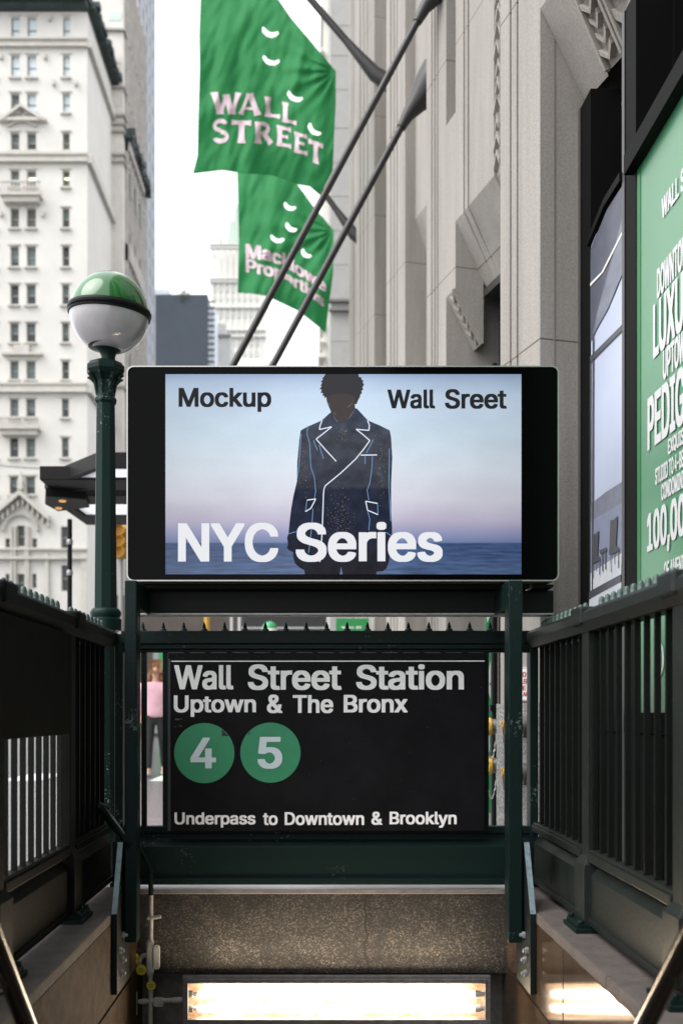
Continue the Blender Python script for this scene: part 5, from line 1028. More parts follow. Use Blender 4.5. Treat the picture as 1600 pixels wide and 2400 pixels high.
words((('AUTO', 1196, 1232, 1575, 1587), ('SPRINKLER', 1190, 1235.5, 1591, 1603), ('SIDE', 1197, 1231, 1607, 1618), ('AT CELLAR', 1190, 1236, 1622, 1632)), lambda x, y: tA_(x, y, .016), REDP, ws, 'H')
g = MB()
for q in ([(1187.5, 1565), (1237.5, 1565), (1237.5, 1566.2), (1187.5, 1566.2)], [(1187.5, 1640), (1237.5, 1640), (1237.5, 1641.2), (1187.5, 1641.2)], [(1236.6, 1566), (1237.5, 1566), (1237.5, 1640), (1236.6, 1640)]): g.poly([tA_(x, y, .0155) for x, y in q])
g.build('border', REDP, ws)

# =================================================================== CANOPY WITH RODS
can = thing('entrance_canopy', 'dark bronze and glass entrance canopy hung on two rods from the stone wall', 'canopy', (-1, 10.4, 2.9))
ZB, ZT = 3.0, 3.14
outer = [(1.05, 9.0), (-1.9, 9.0), (-2.55, 9.83), (-2.65, 10.3), (-2.6, 10.9), (-2.6, 11.8), (1.05, 11.8)]
outer = [(1.05, 9.0), (-1.9, 9.0), (-2.58, 9.83), (-2.66, 10.25), (-2.6, 11.75), (1.05, 11.75)]
inner = [(1.05, 9.045), (-1.86, 9.045), (-2.50, 9.83), (-2.58, 10.25), (-2.50, 11.2), (1.05, 11.2)]
n = len(outer); g = MB()
vs = [(x, y, ZB) for x, y in outer] + [(x, y, ZB) for x, y in inner] + [(x, y, ZT) for x, y in outer] + [(x, y, ZT) for x, y in inner]
fs = []
for i in range(n - 1):
    j = i + 1
    fs += [(i, j, n + j, n + i), (2 * n + i, 3 * n + i, 3 * n + j, 2 * n + j), (i, 2 * n + i, 2 * n + j, j), (n + i, n + j, 3 * n + j, 3 * n + i)]
g.add(vs, fs); g.build('fascia', CANB, can, bevel=.01)
for y0, y1, zb in ((9.42, 9.86, ZB - .01), (10.0, 10.42, ZB - .035)):
    g = MB().box((-2.52, y0, zb), (1.05, y1, ZT - .02)); g.build('beam', CANB, can, bevel=.01)
g = MB(); g.prism([(-2.55, 9.75, ZB - .09), (-2.66, 10.15, ZB - .09), (-2.62, 10.5, ZB - .09), (-2.25, 10.3, ZB - .09), (-2.2, 9.9, ZB - .09)], (0, 0, .085)); g.build('tip_panel', CANB, can, bevel=.01)
g = MB(); 
for (xa, xb) in ((-1.9, 1.05),): g.prism([(-1.86, 9.047, ZB + .012), (-2.18, 9.43, ZB + .012), (1.05, 9.43, ZB + .012), (1.05, 9.047, ZB + .012)], (0, 0, .012))
g.prism([(-2.50, 10.41, ZB + .012), (-2.48, 11.19, ZB + .012), (1.05, 11.19, ZB + .012), (1.05, 10.41, ZB + .012)], (0, 0, .012))
gm = bpy.data.materials.new('canopy_glass'); gm.use_nodes = True; tt = gm.node_tree; b_ = tt.nodes['Principled BSDF']; b_.inputs['Base Color'].default_value = (.85, .87, .9, 1)
tr = tt.nodes.new('ShaderNodeBsdfTranslucent'); tr.inputs[0].default_value = (.9, .92, .95, 1); mxs = tt.nodes.new('ShaderNodeMixShader'); mxs.inputs[0].default_value = .8
tt.links.new(b_.outputs[0], mxs.inputs[1]); tt.links.new(tr.outputs[0], mxs.inputs[2]); tt.links.new(mxs.outputs[0], tt.nodes['Material Output'].inputs[0])
g.build('glass_roof', gm, can)
AMB = emis('amber_downlight', (1.0, .55, .20), .28)
for px, py, y in ((147, 1155, 9.95), (138, 1175, 10.30)):
    p = P(px, py, y); g = MB().lathe([(.03, -.004), (.035, .0), (.035, .012)], 16, off=(p.x, y, ZB - .10)); g.build('downlight', AMB, can)
for Yr, jx, jy, ex, ey, ax_ in ((9.4, 977, 52, 548, 853, 1.32), (11.2, 939, 300, 641, 853, 1.32)):
    j = P(jx, jy, Yr); e = P(ex, ey, Yr); d = (e - j).normalized()
    end = j + d * ((ZT - j.z) / d.z); rad = 8.6 * Yr / FL * .95
    g = MB().tube([j, end], rad, 14); g.build('rod', POLE, can, smooth=40)
    wl = j - d * (.50 / abs(d.x))
    wl = Vector((1.36, Yr, j.z + .50))
    g = MB().tube([j, j - d * .15, j - d * .32 + Vector((.03, 0, -.0)), wl + Vector((-.14, 0, -.12)), wl + Vector((-.06, 0, -.05)), wl], [rad * 1.3, rad * 1.8, rad * 3.0, rad * 4.8, rad * 6.2, rad * 7.0], 16); g.build('wall_anchor', POLE, can, smooth=50)

# =================================================================== FLAGS
def flag_surface(Y, amp, seed, pb, bil, cor):
    def f(px, py):
        q = Vector((px / 115, py / 170, seed * 7.3))
        dy = amp * 1.1 * noise.noise(q) + amp * .42 * noise.noise(Vector((px / 34 + py / 160, py / 95, seed)))
        dy += amp * .5 * noise.noise(Vector((px / 60, py / 300, seed + 3))) + amp * .16 * noise.noise(Vector((px / 17 + py / 50, py / 40, seed)))
        ex, ey = px - cor[0], py - cor[1]; ds = math.hypot(ex, ey)
        dy += amp * .22 * math.sin(math.atan2(ey, ex) * 15) * math.exp(-ds / 170) * min(1, ds / 50)
        dy += bil * ((py - pb) / 100) ** 2
        return P(px, py, Y + dy)
    return f
def interp(pts, t):
    L = [0]
    for a, b in zip(pts, pts[1:]): L.append(L[-1] + math.dist(a, b))
    s = t * L[-1]
    for i in range(len(pts) - 1):
        if s <= L[i + 1] + 1e-9:
            q = (s - L[i]) / max(L[i + 1] - L[i], 1e-9); return (pts[i][0] + (pts[i + 1][0] - pts[i][0]) * q, pts[i][1] + (pts[i + 1][1] - pts[i][1]) * q)
    return pts[-1]
def in_crescent(x, y, c):
    cx, cy, w_, rot, th = c
    a = R(rot); dx, dy = x - cx, y - cy; u = dx * math.cos(a) + dy * math.sin(a); v = -dx * math.sin(a) + dy * math.cos(a)
    uu = u / (w_ / 2)
    if abs(uu) > 1.08: return False
    mid = w_ * .22 * (1 - uu * uu) - w_ * .11
    t_ = th * (1 if abs(uu) < .8 else math.sqrt(max(0, 1 - ((abs(uu) - .8) / .28) ** 2)))
    return abs(v - mid) < t_
def flag(name, label, Y, amp, seed, pb, bil, left, right, top, bottom, holes, group):
    f = flag_surface(Y, amp, seed, pb, bil, right[0])
    nu, nv = 150, 210
    t = thing(name, label, 'flag', f(*interp(top, .5)), group)
    V = []; px_ = []
    for j in range(nv + 1):
        v = j / nv; l = interp(left, v); r = interp(right, v)
        for i in range(nu + 1):
            u = i / nu; tp = interp(top, u); bt = interp(bottom, u)
            x = (1 - v) * tp[0] + v * bt[0] + (1 - u) * l[0] + u * r[0] - ((1 - u) * (1 - v) * top[0][0] + u * (1 - v) * top[-1][0] + (1 - u) * v * bottom[0][0] + u * v * bottom[-1][0])
            y = (1 - v) * tp[1] + v * bt[1] + (1 - u) * l[1] + u * r[1] - ((1 - u) * (1 - v) * top[0][1] + u * (1 - v) * top[-1][1] + (1 - u) * v * bottom[0][1] + u * v * bottom[-1][1])
            V.append(f(x, y)); px_.append((x, y))
    F = []
    for j in range(nv):
        for i in range(nu):
            a = j * (nu + 1) + i; q = (a, a + 1, a + nu + 2, a + nu + 1)
            cx_ = sum(px_[k_][0] for k_ in q) / 4; cy_ = sum(px_[k_][1] for k_ in q) / 4
            if any(in_crescent(cx_, cy_, h) for h in holes): continue
            F.append(q)
    me = bpy.data.meshes.new('cloth')
    o = MB().add(V, F).build('cloth', FLAGG, t, smooth=True)
    sm = o.modifiers.new('thickness', 'SOLIDIFY'); sm.thickness = .004
    return t, f
H1 = [(632, 77, 37, 17, 6.0), (634, 143, 37, 17, 5.4), (690, 228, 36, 26, 5.4), (735, 305, 34, 42, 5.2)]
fl1, f1 = flag('banner_flag', 'large green flag with WALL STREET in pale pink, nearer of the two', 18.0, .22, 1.0, 300, .10,
    [(470, -229), (470, 0), (467, 80), (468, 160), (464, 300), (463, 365), (452, 407)],
    [(787, 167), (786, 250), (782, 330), (779, 400), (750, 458)],
    [(470, -229), (560, -118), (653, 0), (680, 40), (735, 105), (787, 167)],
    [(452, 407), (505, 401), (522, 399), (560, 405), (640, 411), (700, 433), (725, 437), (750, 458)], H1, 'green banner flags on the facade')
H2 = [(678, 485, 27, 24, 5.0), (681, 534, 27, 32, 5.2), (649, 561, 30, 15, 4.6), (716, 595, 25, 40, 4.8)]
fl2, f2 = flag('banner_flag', 'smaller green flag behind the two rods, with rounded pale pink lettering', 26.4, .30, 2.3, 640, .22,
    [(556, 240), (556, 407), (560, 560), (557, 686)],
    [(782, 540), (780, 640), (770, 720), (763, 781)],
    [(556, 240), (640, 355), (696, 431), (734, 483), (782, 540)],
    [(557, 686), (590, 688), (625, 694), (701, 730), (747, 767), (763, 781)], H2, 'green banner flags on the facade')
# flared capitals of the first flag, drawn on a unit square (0,0 bottom left)
def stem(x0, y0, x1, y1, w0, wm, n=6):
    """flared stroke from (x0,y0) to (x1,y1): wide at both ends"""
    L = []; Rr = []; d = Vector((x1 - x0, y1 - y0)); nn = Vector((-d.y, d.x)).normalized()
    for i in range(n + 1):
        t_ = i / n; w_ = wm + (w0 - wm) * abs(2 * t_ - 1) ** 3; p = Vector((x0, y0)) + d * t_
        L.append(tuple(p + nn * w_ / 2)); Rr.append(tuple(p - nn * w_ / 2))
    return [[L[i], L[i + 1], Rr[i + 1], Rr[i]] for i in range(n)]
def arcs(cx, cy, rx, ry, a0, a1, w_, n=14, w1=None):
    out = []
    def pt(i, s):
        a = R(a0 + (a1 - a0) * i / n); ww = w_ if w1 is None else w_ + (w1 - w_) * i / n
        return (cx + (rx + s * ww / 2) * math.cos(a), cy + (ry + s * ww / 2) * math.sin(a))
    return [[pt(i, 1), pt(i + 1, 1), pt(i + 1, -1), pt(i, -1)] for i in range(n)]
GL = {'L': stem(.26, 0, .26, 1, .44, .28) + stem(.2, .10, .98, .10, .26, .16),
      'T': stem(.5, 0, .5, 1, .42, .28) + stem(.02, .90, .98, .90, .26, .17),
      'E': stem(.26, 0, .26, 1, .42, .28) + stem(.2, .10, .98, .10, .26, .16) + stem(.2, .90, .95, .90, .26, .16) + stem(.3, .51, .78, .51, .22, .13),
      'W': stem(.12, 1, .32, 0, .26, .2) + stem(.32, 0, .52, .9, .2, .13) + stem(.50, .9, .70, 0, .26, .2) + stem(.70, 0, .90, 1, .22, .13),
      'A': stem(.12, 0, .46, 1, .24, .13) + stem(.50, 1, .86, 0, .34, .24) + stem(.25, .3, .75, .3, .13, .12),
      'R': stem(.22, 0, .22, 1, .38, .26) + arcs(.42, .70, .30, .22, -90, 90, .2) + stem(.22, .92, .46, .92, .15, .15) + stem(.22, .48, .46, .48, .14, .14) + stem(.50, .5, .88, .02, .3, .24),
      'S': arcs(.5, .74, .32, .2, 20, 270, .19, 18) + arcs(.5, .27, .34, .2, 90, -160, .2, 18)}
g = MB()
def zf(x, y): return (430 + x / 4.126, y / 4.126)
for ch_, x0, x1, yt, yb, sh in (('W', 262, 560, 895, 1105, .02), ('A', 530, 752, 905, 1110, .05), ('L', 775, 935, 935, 1130, .14), ('L', 945, 1095, 985, 1180, .24),
                               ('S', 270, 450, 1160, 1385, .0), ('T', 462, 660, 1165, 1385, .04), ('R', 680, 870, 1178, 1390, .06), ('E', 890, 1045, 1210, 1410, .2), ('E', 1060, 1200, 1272, 1475, .26), ('T', 1205, 1352, 1345, 1560, .36)):
    for poly in GL[ch_]:
        q4 = [(x0 + u * (x1 - x0), yb + v * (yt - yb) + sh * u * (x1 - x0)) for u, v in poly]
        nn_ = 7; grid = []
        for i in range(nn_ + 1):
            for j in range(nn_ + 1):
                p_, q_ = i / nn_, j / nn_
                X_ = sum(w_ * q4[m_][0] for m_, w_ in enumerate(((1 - p_) * (1 - q_), p_ * (1 - q_), p_ * q_, (1 - p_) * q_)))
                Y_ = sum(w_ * q4[m_][1] for m_, w_ in enumerate(((1 - p_) * (1 - q_), p_ * (1 - q_), p_ * q_, (1 - p_) * q_)))
                grid.append(f1(*zf(X_, Y_)) + Vector((0, -.014, 0)))
        g.add(grid, [(i * (nn_ + 1) + j, (i + 1) * (nn_ + 1) + j, (i + 1) * (nn_ + 1) + j + 1, i * (nn_ + 1) + j + 1) for i in range(nn_) for j in range(nn_)])
g.build('lettering', FLAGT, fl1)
def refine(vs, fs, mx):
    vs = list(vs); out = []; mid = {}
    todo = [(f[0], f[i], f[i + 1]) for f in fs for i in range(1, len(f) - 1)]
    while todo:
        t_ = todo.pop(); L_ = [(math.dist(vs[t_[i]], vs[t_[(i + 1) % 3]]), i) for i in range(3)]; d_, i = max(L_)
        if d_ <= mx: out.append(t_); continue
        a_, b_, c_ = t_[i], t_[(i + 1) % 3], t_[(i + 2) % 3]; k_ = (min(a_, b_), max(a_, b_))
        if k_ not in mid: vs.append(((vs[a_][0] + vs[b_][0]) / 2, (vs[a_][1] + vs[b_][1]) / 2)); mid[k_] = len(vs) - 1
        todo += [(a_, mid[k_], c_), (mid[k_], b_, c_)]
    return vs, out
g = MB()
def zg(x, y): return (540 + x / 5.88, 400 + y / 5.88)
for body, base, capl, capr in (('Macklowe', [(210, 1215), (500, 1245), (740, 1320), (960, 1465), (1180, 1600), (1320, 1690)], 205, 165), ('Properties', [(210, 1400), (430, 1435), (640, 1480), (940, 1640), (1090, 1725), (1290, 1890)], 190, 150)):
    vs, fs = refine(*glyphs(body, 'H'), .018)
    # height of the bounding box: cap height = 1 for the first word, the second has descenders
    pts = []
    for u, v in vs:
        bx_, by_ = interp(base, u); cap_ = capl + (capr - capl) * u
        vv = v if body[0] == 'M' else v * 1.27 - .27
        pts.append(f2(*zg(bx_, by_ - vv * cap_)) + Vector((0, -.02, 0)))
    g.add(pts, fs)
g.build('lettering', FLAGT, fl2)
def flagpole(label, base, through, Y, r):
    a = P(*base, Y); b = P(*through, Y); d = (b - a).normalized(); tip = a + d * 4.6
    t = thing('flagpole', label, 'flagpole', a, 'dark flagpoles slanting up from the facade')
    g = MB().tube([a + d * .2, tip], [r, r * .62], 14); g.lathe([(.02, 0), (r * 1.2, .05), (r * 1.3, .1), (.01, .2)], 12, off=tip); g.build('pole', POLE, t, smooth=40)
    w0 = a + Vector((.35, 0, -.25))
    g = MB().tube([w0, a + d * -.05, a + d * .35, a + d * .7], [r * 2.3, r * 1.9, r * 1.35, r], 14); g.build('wall_socket', POLE, t, smooth=40)
    return t
flagpole('dark pole slanting from the wall at upper centre, holding the WALL STREET flag', (873, 168), (722, -8), 18.15, .068)
flagpole('dark pole behind the two canopy rods, holding the smaller flag', (826, 545), (772, 470), 26.6, .08)

# =================================================================== BACKGROUND BUILDINGS
def holed_wall(g, x0, x1, z0, z1, y, holes, depth, mi=0, mi2=0):
    xs = sorted({x0, x1, *[h[0] for h in holes], *[h[1] for h in holes]}); zs_ = sorted({z0, z1, *[h[2] for h in holes], *[h[3] for h in holes]})
    for a, b in zip(xs, xs[1:]):
        for c, d in zip(zs_, zs_[1:]):
            mx, mz = (a + b) / 2, (c + d) / 2
            if any(h[0] < mx < h[1] and h[2] < mz < h[3] for h in holes): continue
            g.quad((a, y, c), (b, y, c), (b, y, d), (a, y, d), mi)
    for a, b, c, d in holes:
        g.quad((a, y, c), (b, y, c), (b, y + depth, c), (a, y + depth, c), mi2); g.quad((a, y, d), (b, y, d), (b, y + depth, d), (a, y + depth, d), mi2)
        g.quad((a, y, c), (a, y, d), (a, y + depth, d), (a, y + depth, c), mi2); g.quad((b, y, c), (b, y, d), (b, y + depth, d), (b, y + depth, c), mi2)
YW = 90.0; kw = YW / FL
def wx(px): return (px - PX) * kw
def wz(py): return CZ + (PY - py) * kw
wb = thing('gothic_building', 'white gothic office building with dark cornice on the far left', 'building', (wx(100), YW, 0))
rows = [(40, 92), (129, 180), (219, 263), (311, 352), (399, 437), (488, 533), (577, 624), (667, 713), (757, 801), (846, 888), (935, 977), (1026, 1071), (1117, 1157)]
colsw = [(25.5, 45.5), (63.5, 85), (147, 163.5)]
colsL = [(-24, -6), (-108, -88), (-70, -50), (-160, -142)]
holes = []; wins = []
for i, (yt, yb) in enumerate(rows):
    for j, (a, b) in enumerate(colsw + colsL):
        sx = (12 - i) * .28 - 2.2 if j < 3 else 0
        h = (wx(a + sx), wx(b + sx), wz(yb), wz(yt)); holes.append(h); wins.append((i, j, h))
for a, b, yt, yb in ((41, 59, 1232, 1280), (13, 24, 1262, 1283), (76, 87, 1262, 1283), (41, 58, 1345, 1385), (13, 23, 1345, 1385), (76, 86, 1345, 1378), (143, 163, 1234, 1285), (144, 162, 1325, 1385)):
    h = (wx(a), wx(b), wz(yb), wz(yt)); holes.append(h); wins.append((20, 0, h))
g = MB(); xR = wx(205)
holed_wall(g, wx(-220), xR, -.15, wz(28), YW, holes, .45)
YS2 = 101.0
g.quad((xR, YW, -.15), (xR, YS2, -.15), (xR, YS2, wz(28)), (xR, YW, wz(28)))
g.quad((wx(-220), YW, wz(28)), (xR, YW, wz(28)), (xR, YS2, wz(28)), (wx(-220), YS2, wz(28)))
g.quad((wx(-220), YW, -.15), (wx(-220), YS2, -.15), (wx(-220), YS2, wz(28)), (wx(-220), YW, wz(28)))
g.build('wall', WHITEB, wb)
def trim(px0, px1, y0, y1, d=.4): g.box((wx(px0), YW - d, wz(y1)), (wx(px1), YW - .01, wz(y0)))
for course in (((94, 99, .5), (99, 110, .25), (110, 114, .45)), ((362, 368, .5), (368, 379, .3), (379, 384, .5)), ((899, 904, .45), (904, 917, .3), (917, 922, .5)), ((1286, 1290, .4),), ((1306, 1312, .5),)):
    g = MB()
    for y0, y1, d in course: trim(-220, 206, y0, y1, d)
    g.build('string_course', WHITEBT, wb)
g = MB()
for a, b in ((108, 116), (192, 205), (-36, -30)):
    g.box((wx(a), YW - .3, 0), (wx(b), YW - .01, wz(1300)))
g.build('pilaster', WHITEBT, wb)
def gable(px0, px1, pxm, y0, ym, th, d):
    g = MB()
    for a, b in ((px0, pxm), (pxm, px1)):
        ya, yb2 = (y0, ym) if a == px0 else (ym, y0)
        g.prism([(wx(a), YW - d, wz(ya)), (wx(b), YW - d, wz(yb2)), (wx(b), YW - d, wz(yb2 + th)), (wx(a), YW - d, wz(ya + th))], (0, d - .01, 0))
    g.build('gable', WHITEBT, wb)
gable(10, 104, 54, 283, 251, 8, .7); gable(-20, 120, 52, 1212, 1152, 12, .9)
gable(20, 88, 54, 296, 282, 4, .3)
g = MB(); g.box((wx(0), YW - .6, wz(290)), (wx(112), YW - .01, wz(283))); g.build('ledge', WHITEBT, wb)
g = MB(); g.box((wx(8), YW - .5, wz(835)), (wx(102), YW - .01, wz(829))); g.box((wx(36), YW - .5, wz(829)), (wx(72), YW - .01, wz(812))); g.build('ledge', WHITEBT, wb)
g = MB()
for i in range(12):
    u = i / 11; px = -14 + u * 128; yy = 1220 - abs(abs(px - 52) - 66) * .87 + 6
    g.box((wx(px), YW - .55, wz(yy + 14)), (wx(px + 4), YW - .01, wz(yy)))
g.box((wx(46), YW - .7, wz(1150)), (wx(58), YW - .01, wz(1128))); g.prism([(wx(44), YW - .5, wz(1135)), (wx(60), YW - .5, wz(1135)), (wx(52), YW - .5, wz(1108))], (0, .4, 0))
g.build('portal_ornament', WHITEBT, wb); g = MB()
for r0 in (44, 40):
    for q in range(14):
        a0_, a1_ = R(180 * q / 14), R(180 * (q + 1) / 14)
        pts = [(50 + r0 * math.cos(a0_), 1245 - r0 * .98 * math.sin(a0_)), (50 + r0 * math.cos(a1_), 1245 - r0 * .98 * math.sin(a1_)), (50 + (r0 - 3) * math.cos(a1_), 1245 - (r0 - 3) * .98 * math.sin(a1_)), (50 + (r0 - 3) * math.cos(a0_), 1245 - (r0 - 3) * .98 * math.sin(a0_))]
        g.prism([(wx(x), YW - .35, wz(y)) for x, y in pts], (0, .34, 0))
for a in (28, 35, 61, 66): g.box((wx(a), YW - .35, wz(1385)), (wx(a + 4), YW - .01, wz(1235)))
g.build('arch', WHITEBT, wb); g = MB()
for px, y in ((118, 40), (108, 130), (5, 130), (180, 192), (128, 192), (5, 498), (103, 498)): g.box((wx(px - 3), YW - .4, wz(y + 12)), (wx(px + 3), YW - .01, wz(y)))
g.build('corbel', WHITEBT, wb)
for y0, y1, d in ((94, 114, .4), (362, 384, .4), (899, 922, .4)):
    g = MB(); g.box((xR + .01, YW - .2, wz(y1)), (xR + d, YS2, wz(y0))); g.build('string_course', WHITEBT, wb)
for yA, yB, a, b in ((437, 470, 8, 102), (984, 1012, 2, 98)):
    g = MB(); g.box((wx(a), YW - 1.1, wz(yB)), (wx(b), YW - .01, wz(yB - 5))); g.box((wx(a), YW - 1.1, wz(yA + 4)), (wx(b), YW - .95, wz(yA)))
    for q in range(13):
        x = a + 2 + (b - a - 6) * q / 12; g.box((wx(x), YW - 1.05, wz(yB - 5)), (wx(x + 3), YW - .95, wz(yA + 4)))
    g.box((wx(a + 6), YW - .8, wz(yB + 12)), (wx(b - 6), YW - .01, wz(yB))); g.build('balcony', WHITEBT, wb)
g = MB(); g.box((wx(-220), YW - 1.8, wz(14)), (wx(214), YS2, wz(2))); g.box((wx(-220), YW - 1.1, wz(28)), (wx(209), YS2, wz(14)))
for q in range(40): g.box((wx(-60 + q * 6.8), YW - 1.7, wz(26)), (wx(-57 + q * 6.8), YW - 1.1, wz(14)))
g.box((xR, YW, wz(20)), (xR + .7, YS2, wz(6)))
for q in range(60):
    yq = YW + random.random() * (YS2 - YW - .6); zq = wz(8 + random.random() * 14)
    g.box((xR + .1, yq, zq), (xR + .7 + random.random() * .35, yq + .3 + random.random() * .5, zq + .25 + random.random() * .3))
g.build('cornice', CORN, wb)
g = MB(); g.box((wx(-220), YW + .5, wz(2)), (wx(200), YS2, wz(-60))); g.build('roof', CORN, wb)
random.seed(11)
for i, j, h in wins:
    x0, x1, z0, z1 = h; m1 = z0 + (z1 - z0) * .5
    g = MB()
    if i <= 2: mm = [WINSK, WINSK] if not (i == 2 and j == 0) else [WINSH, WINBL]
    elif i in (3, 4, 5): mm = [WINSH, WINSH] if random.random() < .7 else [WINDK, WINBL]
    elif i == 20: mm = [WINDK, WINDK]
    else: mm = random.choice([[WINDK, WINBL], [WINDK, WINDK], [WINDK, WINBL], [WINBL, WINBL]])
    m1 = z0 + (z1 - z0) * random.choice([.3, .45, .5, .55])
    g.quad((x0, YW + .42, z0), (x1, YW + .42, z0), (x1, YW + .42, m1), (x0, YW + .42, m1), 0); g.quad((x0, YW + .42, m1), (x1, YW + .42, m1), (x1, YW + .42, z1), (x0, YW + .42, z1), 1)
    mid = (z0 + z1) / 2; g.box((x0, YW + .36, mid - .06), (x1, YW + .41, mid + .06), 2)
    g.box((x0, YW + .36, z0), (x0 + .07, YW + .41, z1), 2); g.box((x1 - .07, YW + .36, z0), (x1, YW + .41, z1), 2)
    wn = g.build('window', [mm[0], mm[1], mat('sash', (.25, .26, .25), .6) if 'sash' not in bpy.data.materials else bpy.data.materials['sash']], wb)
    if i < 13:
        g = MB(); e_ = .16; g.box((x0 - e_, YW - .3, z0 - .26), (x1 + e_, YW - .012, z0 - .10)); g.build('sill', WHITEBT, wn); g = MB(); g.box((x0 - e_, YW - .14, z1 + .06), (x1 + e_, YW - .012, z1 + .19)); g.build('head_moulding', WHITEBT, wn)
LITW = emis('ceiling_lamp_glow', (1.0, .93, .55), 1.3)
for px0, px1, y0, y1, sk in ((63, 86, 411, 419, 0), (151, 164, 413, 424, 6), (40, 50, 681, 692, 5), (152, 161, 617, 627, 0), (150, 161, 888, 893, 0)):
    pass
lw = [h for i, j, h in wins if (i, j) in ((4, 1), (4, 2))]
for h in lw:
    g = MB().box((h[0] + .1, YW + .415 - .03, h[2] + (h[3] - h[2]) * .52), (h[1] - .1, YW + .4, h[2] + (h[3] - h[2]) * .66)); g.build('ceiling_lamp', LITW, wb)

# the taller wing behind it
w2 = thing('stone_tower_block', 'greyish stone wing rising behind the white gothic building', 'building', (-19, 101, 0))
Y2b = 101.0; k2 = Y2b / FL
def ax2(px): return (px - PX) * k2
def az2(py): return CZ + (PY - py) * k2
g = MB(); x1 = ax2(289); g.box((ax2(190), Y2b, -.15), (x1, 113.5, az2(-120)))
STW = mat('grey_wing_stone', (.55, .525, .495), .9, var=.12, vscale=.5); g.build('wall', STW, w2)
g = MB()
for y in (70, 205, 270, 290, 308, 362, 378, 760, 905): 
    g.box((ax2(250), Y2b - .35, az2(y + 5)), (x1 + .25, 113.5, az2(y)))
for y in (300, 560): g.box((x1 + .01, Y2b + 1, az2(y + 40)), (x1 + .5, 111, az2(y)))
for q in range(8): g.box((x1 + .01, Y2b + 1 + q * 1.5, .5), (x1 + .3, Y2b + 1.5 + q * 1.5, az2(-100)))
g.build('moulding', mat('grey_wing_trim', (.34, .32, .30), .9, var=.2, vscale=1), w2)
g = MB(); g.prism([(x1 + .02, Y2b + .3, az2(300)), (x1 + .9, Y2b + .3, az2(300)), (x1 + .6, Y2b + .3, az2(318)), (x1 + .02, Y2b + .3, az2(318))], (0, 12, 0))
for q in range(50):
    yq = Y2b + random.random() * 11.5; zq = az2(300 + random.random() * 22); g.box((x1 + .1, yq, zq), (x1 + .7 + random.random() * .4, yq + .3 + random.random() * .5, zq + .3 + random.random() * .3))
g.build('cornice', CORN, w2)
random.seed(5)
for q in range(9):
    z = 4 + q * 6.1
    for yy in (103.2, 106.2, 109.2):
        g = MB().box((x1 + .31, yy, z), (x1 + .34, yy + 1.1, z + 2.6)); g.build('window', WINSH, w2)
for y in (30, 130, 230):
    g = MB().box((ax2(257), Y2b - .05, az2(y + 18)), (ax2(283), Y2b - .01, az2(y))); g.build('window', mat('pale_green_blind', (.45, .58, .52), .5) if y == 30 else STW, w2)
# ribbed glass tower
gt = thing('glass_tower', 'slim blue grey ribbed office tower at the edge of the white sky', 'building', (-21, 118, 0))
xg = -20.3
def rib_mat():
    m = mat('blue_grey_curtain_wall', (.24, .26, .31), .35); t = m.node_tree; b = t.nodes['Principled BSDF']
    geo = t.nodes.new('ShaderNodeNewGeometry'); sp_ = t.nodes.new('ShaderNodeSeparateXYZ'); t.links.new(geo.outputs['Position'], sp_.inputs[0])
    a = t.nodes.new('ShaderNodeMath'); a.operation = 'MULTIPLY'; a.inputs[1].default_value = .42; t.links.new(sp_.outputs[2], a.inputs[0])
    f = t.nodes.new('ShaderNodeMath'); f.operation = 'FRACT'; t.links.new(a.outputs[0], f.inputs[0])
    lt = t.nodes.new('ShaderNodeMath'); lt.operation = 'LESS_THAN'; lt.inputs[1].default_value = .45; t.links.new(f.outputs[0], lt.inputs[0])
    mx = t.nodes.new('ShaderNodeMix'); mx.data_type = 'RGBA'; mx.inputs[6].default_value = (.40, .42, .47, 1); mx.inputs[7].default_value = (.13, .15, .19, 1)
    t.links.new(lt.outputs[0], mx.inputs[0]); t.links.new(mx.outputs[2], b.inputs['Base Color'])
    return m
g = MB().box((-40, 116.5, -.15), (xg, 130.5, 125)); g.build('wall', rib_mat(), gt)
g = MB()
for q in range(6): g.box((xg, 117 + q * 2.5, 0), (xg + .22, 117.5 + q * 2.5, 125))
g.build('rib', mat('pale_rib', (.42, .43, .47), .5), gt)
# dark blue block
db = thing('blue_grey_block', 'plain dark blue grey block with a rooftop plant in the street gap', 'building', (-18, 150, 0))
k3 = 150 / FL
def bx3(px): return (px - PX) * k3
def bz3(py): return CZ + (PY - py) * k3
DBM = mat('slate_blue_cladding', (.06, .076, .10), .6, var=.15, vscale=.15)
g = MB(); g.box((bx3(352), 150, -.15), (bx3(487), 165, bz3(690))); g.build('wall', DBM, db)
g = MB(); g.box((bx3(487), 150.5, -.15), (bx3(503), 165, bz3(715))); g.box((bx3(352), 150, bz3(690)), (bx3(398), 160, bz3(678))); g.build('annex', mat('pale_annex', (.62, .66, .72), .6, var=.1, vscale=.4), db)
g = MB()
for i in range(12): g.box((bx3(487), 150.2, bz3(860 - i * 14)), (bx3(503), 150.49, bz3(858 - i * 14)))
g.build('spandrel', DBM, db)
g = MB(); random.seed(2)
for i in range(260):
    c = Vector((bx3(430 + random.gauss(0, 7)), 149.6 + random.random() * 1.5, bz3(692 + random.gauss(0, 8)))); a = Vector((random.uniform(-1, 1), random.uniform(-1, 1), random.uniform(-1, 1))) * .28; b = Vector((random.uniform(-1, 1), random.uniform(-1, 1), random.uniform(-1, 1))) * .28
    g.poly([c, c + a, c + a + b])
pl = tag(g.build('roof_plant', mat('dusty_foliage', (.10, .13, .06), .8, var=.4, vscale=3)), 'small bushy plant hanging over the edge of the dark blue block', 'plant')
g = MB(); g.box((bx3(503), 156, -.15), (bx3(532), 170, bz3(752))); g.box((bx3(503), 156, bz3(752)), (bx3(520), 170, bz3(722)))
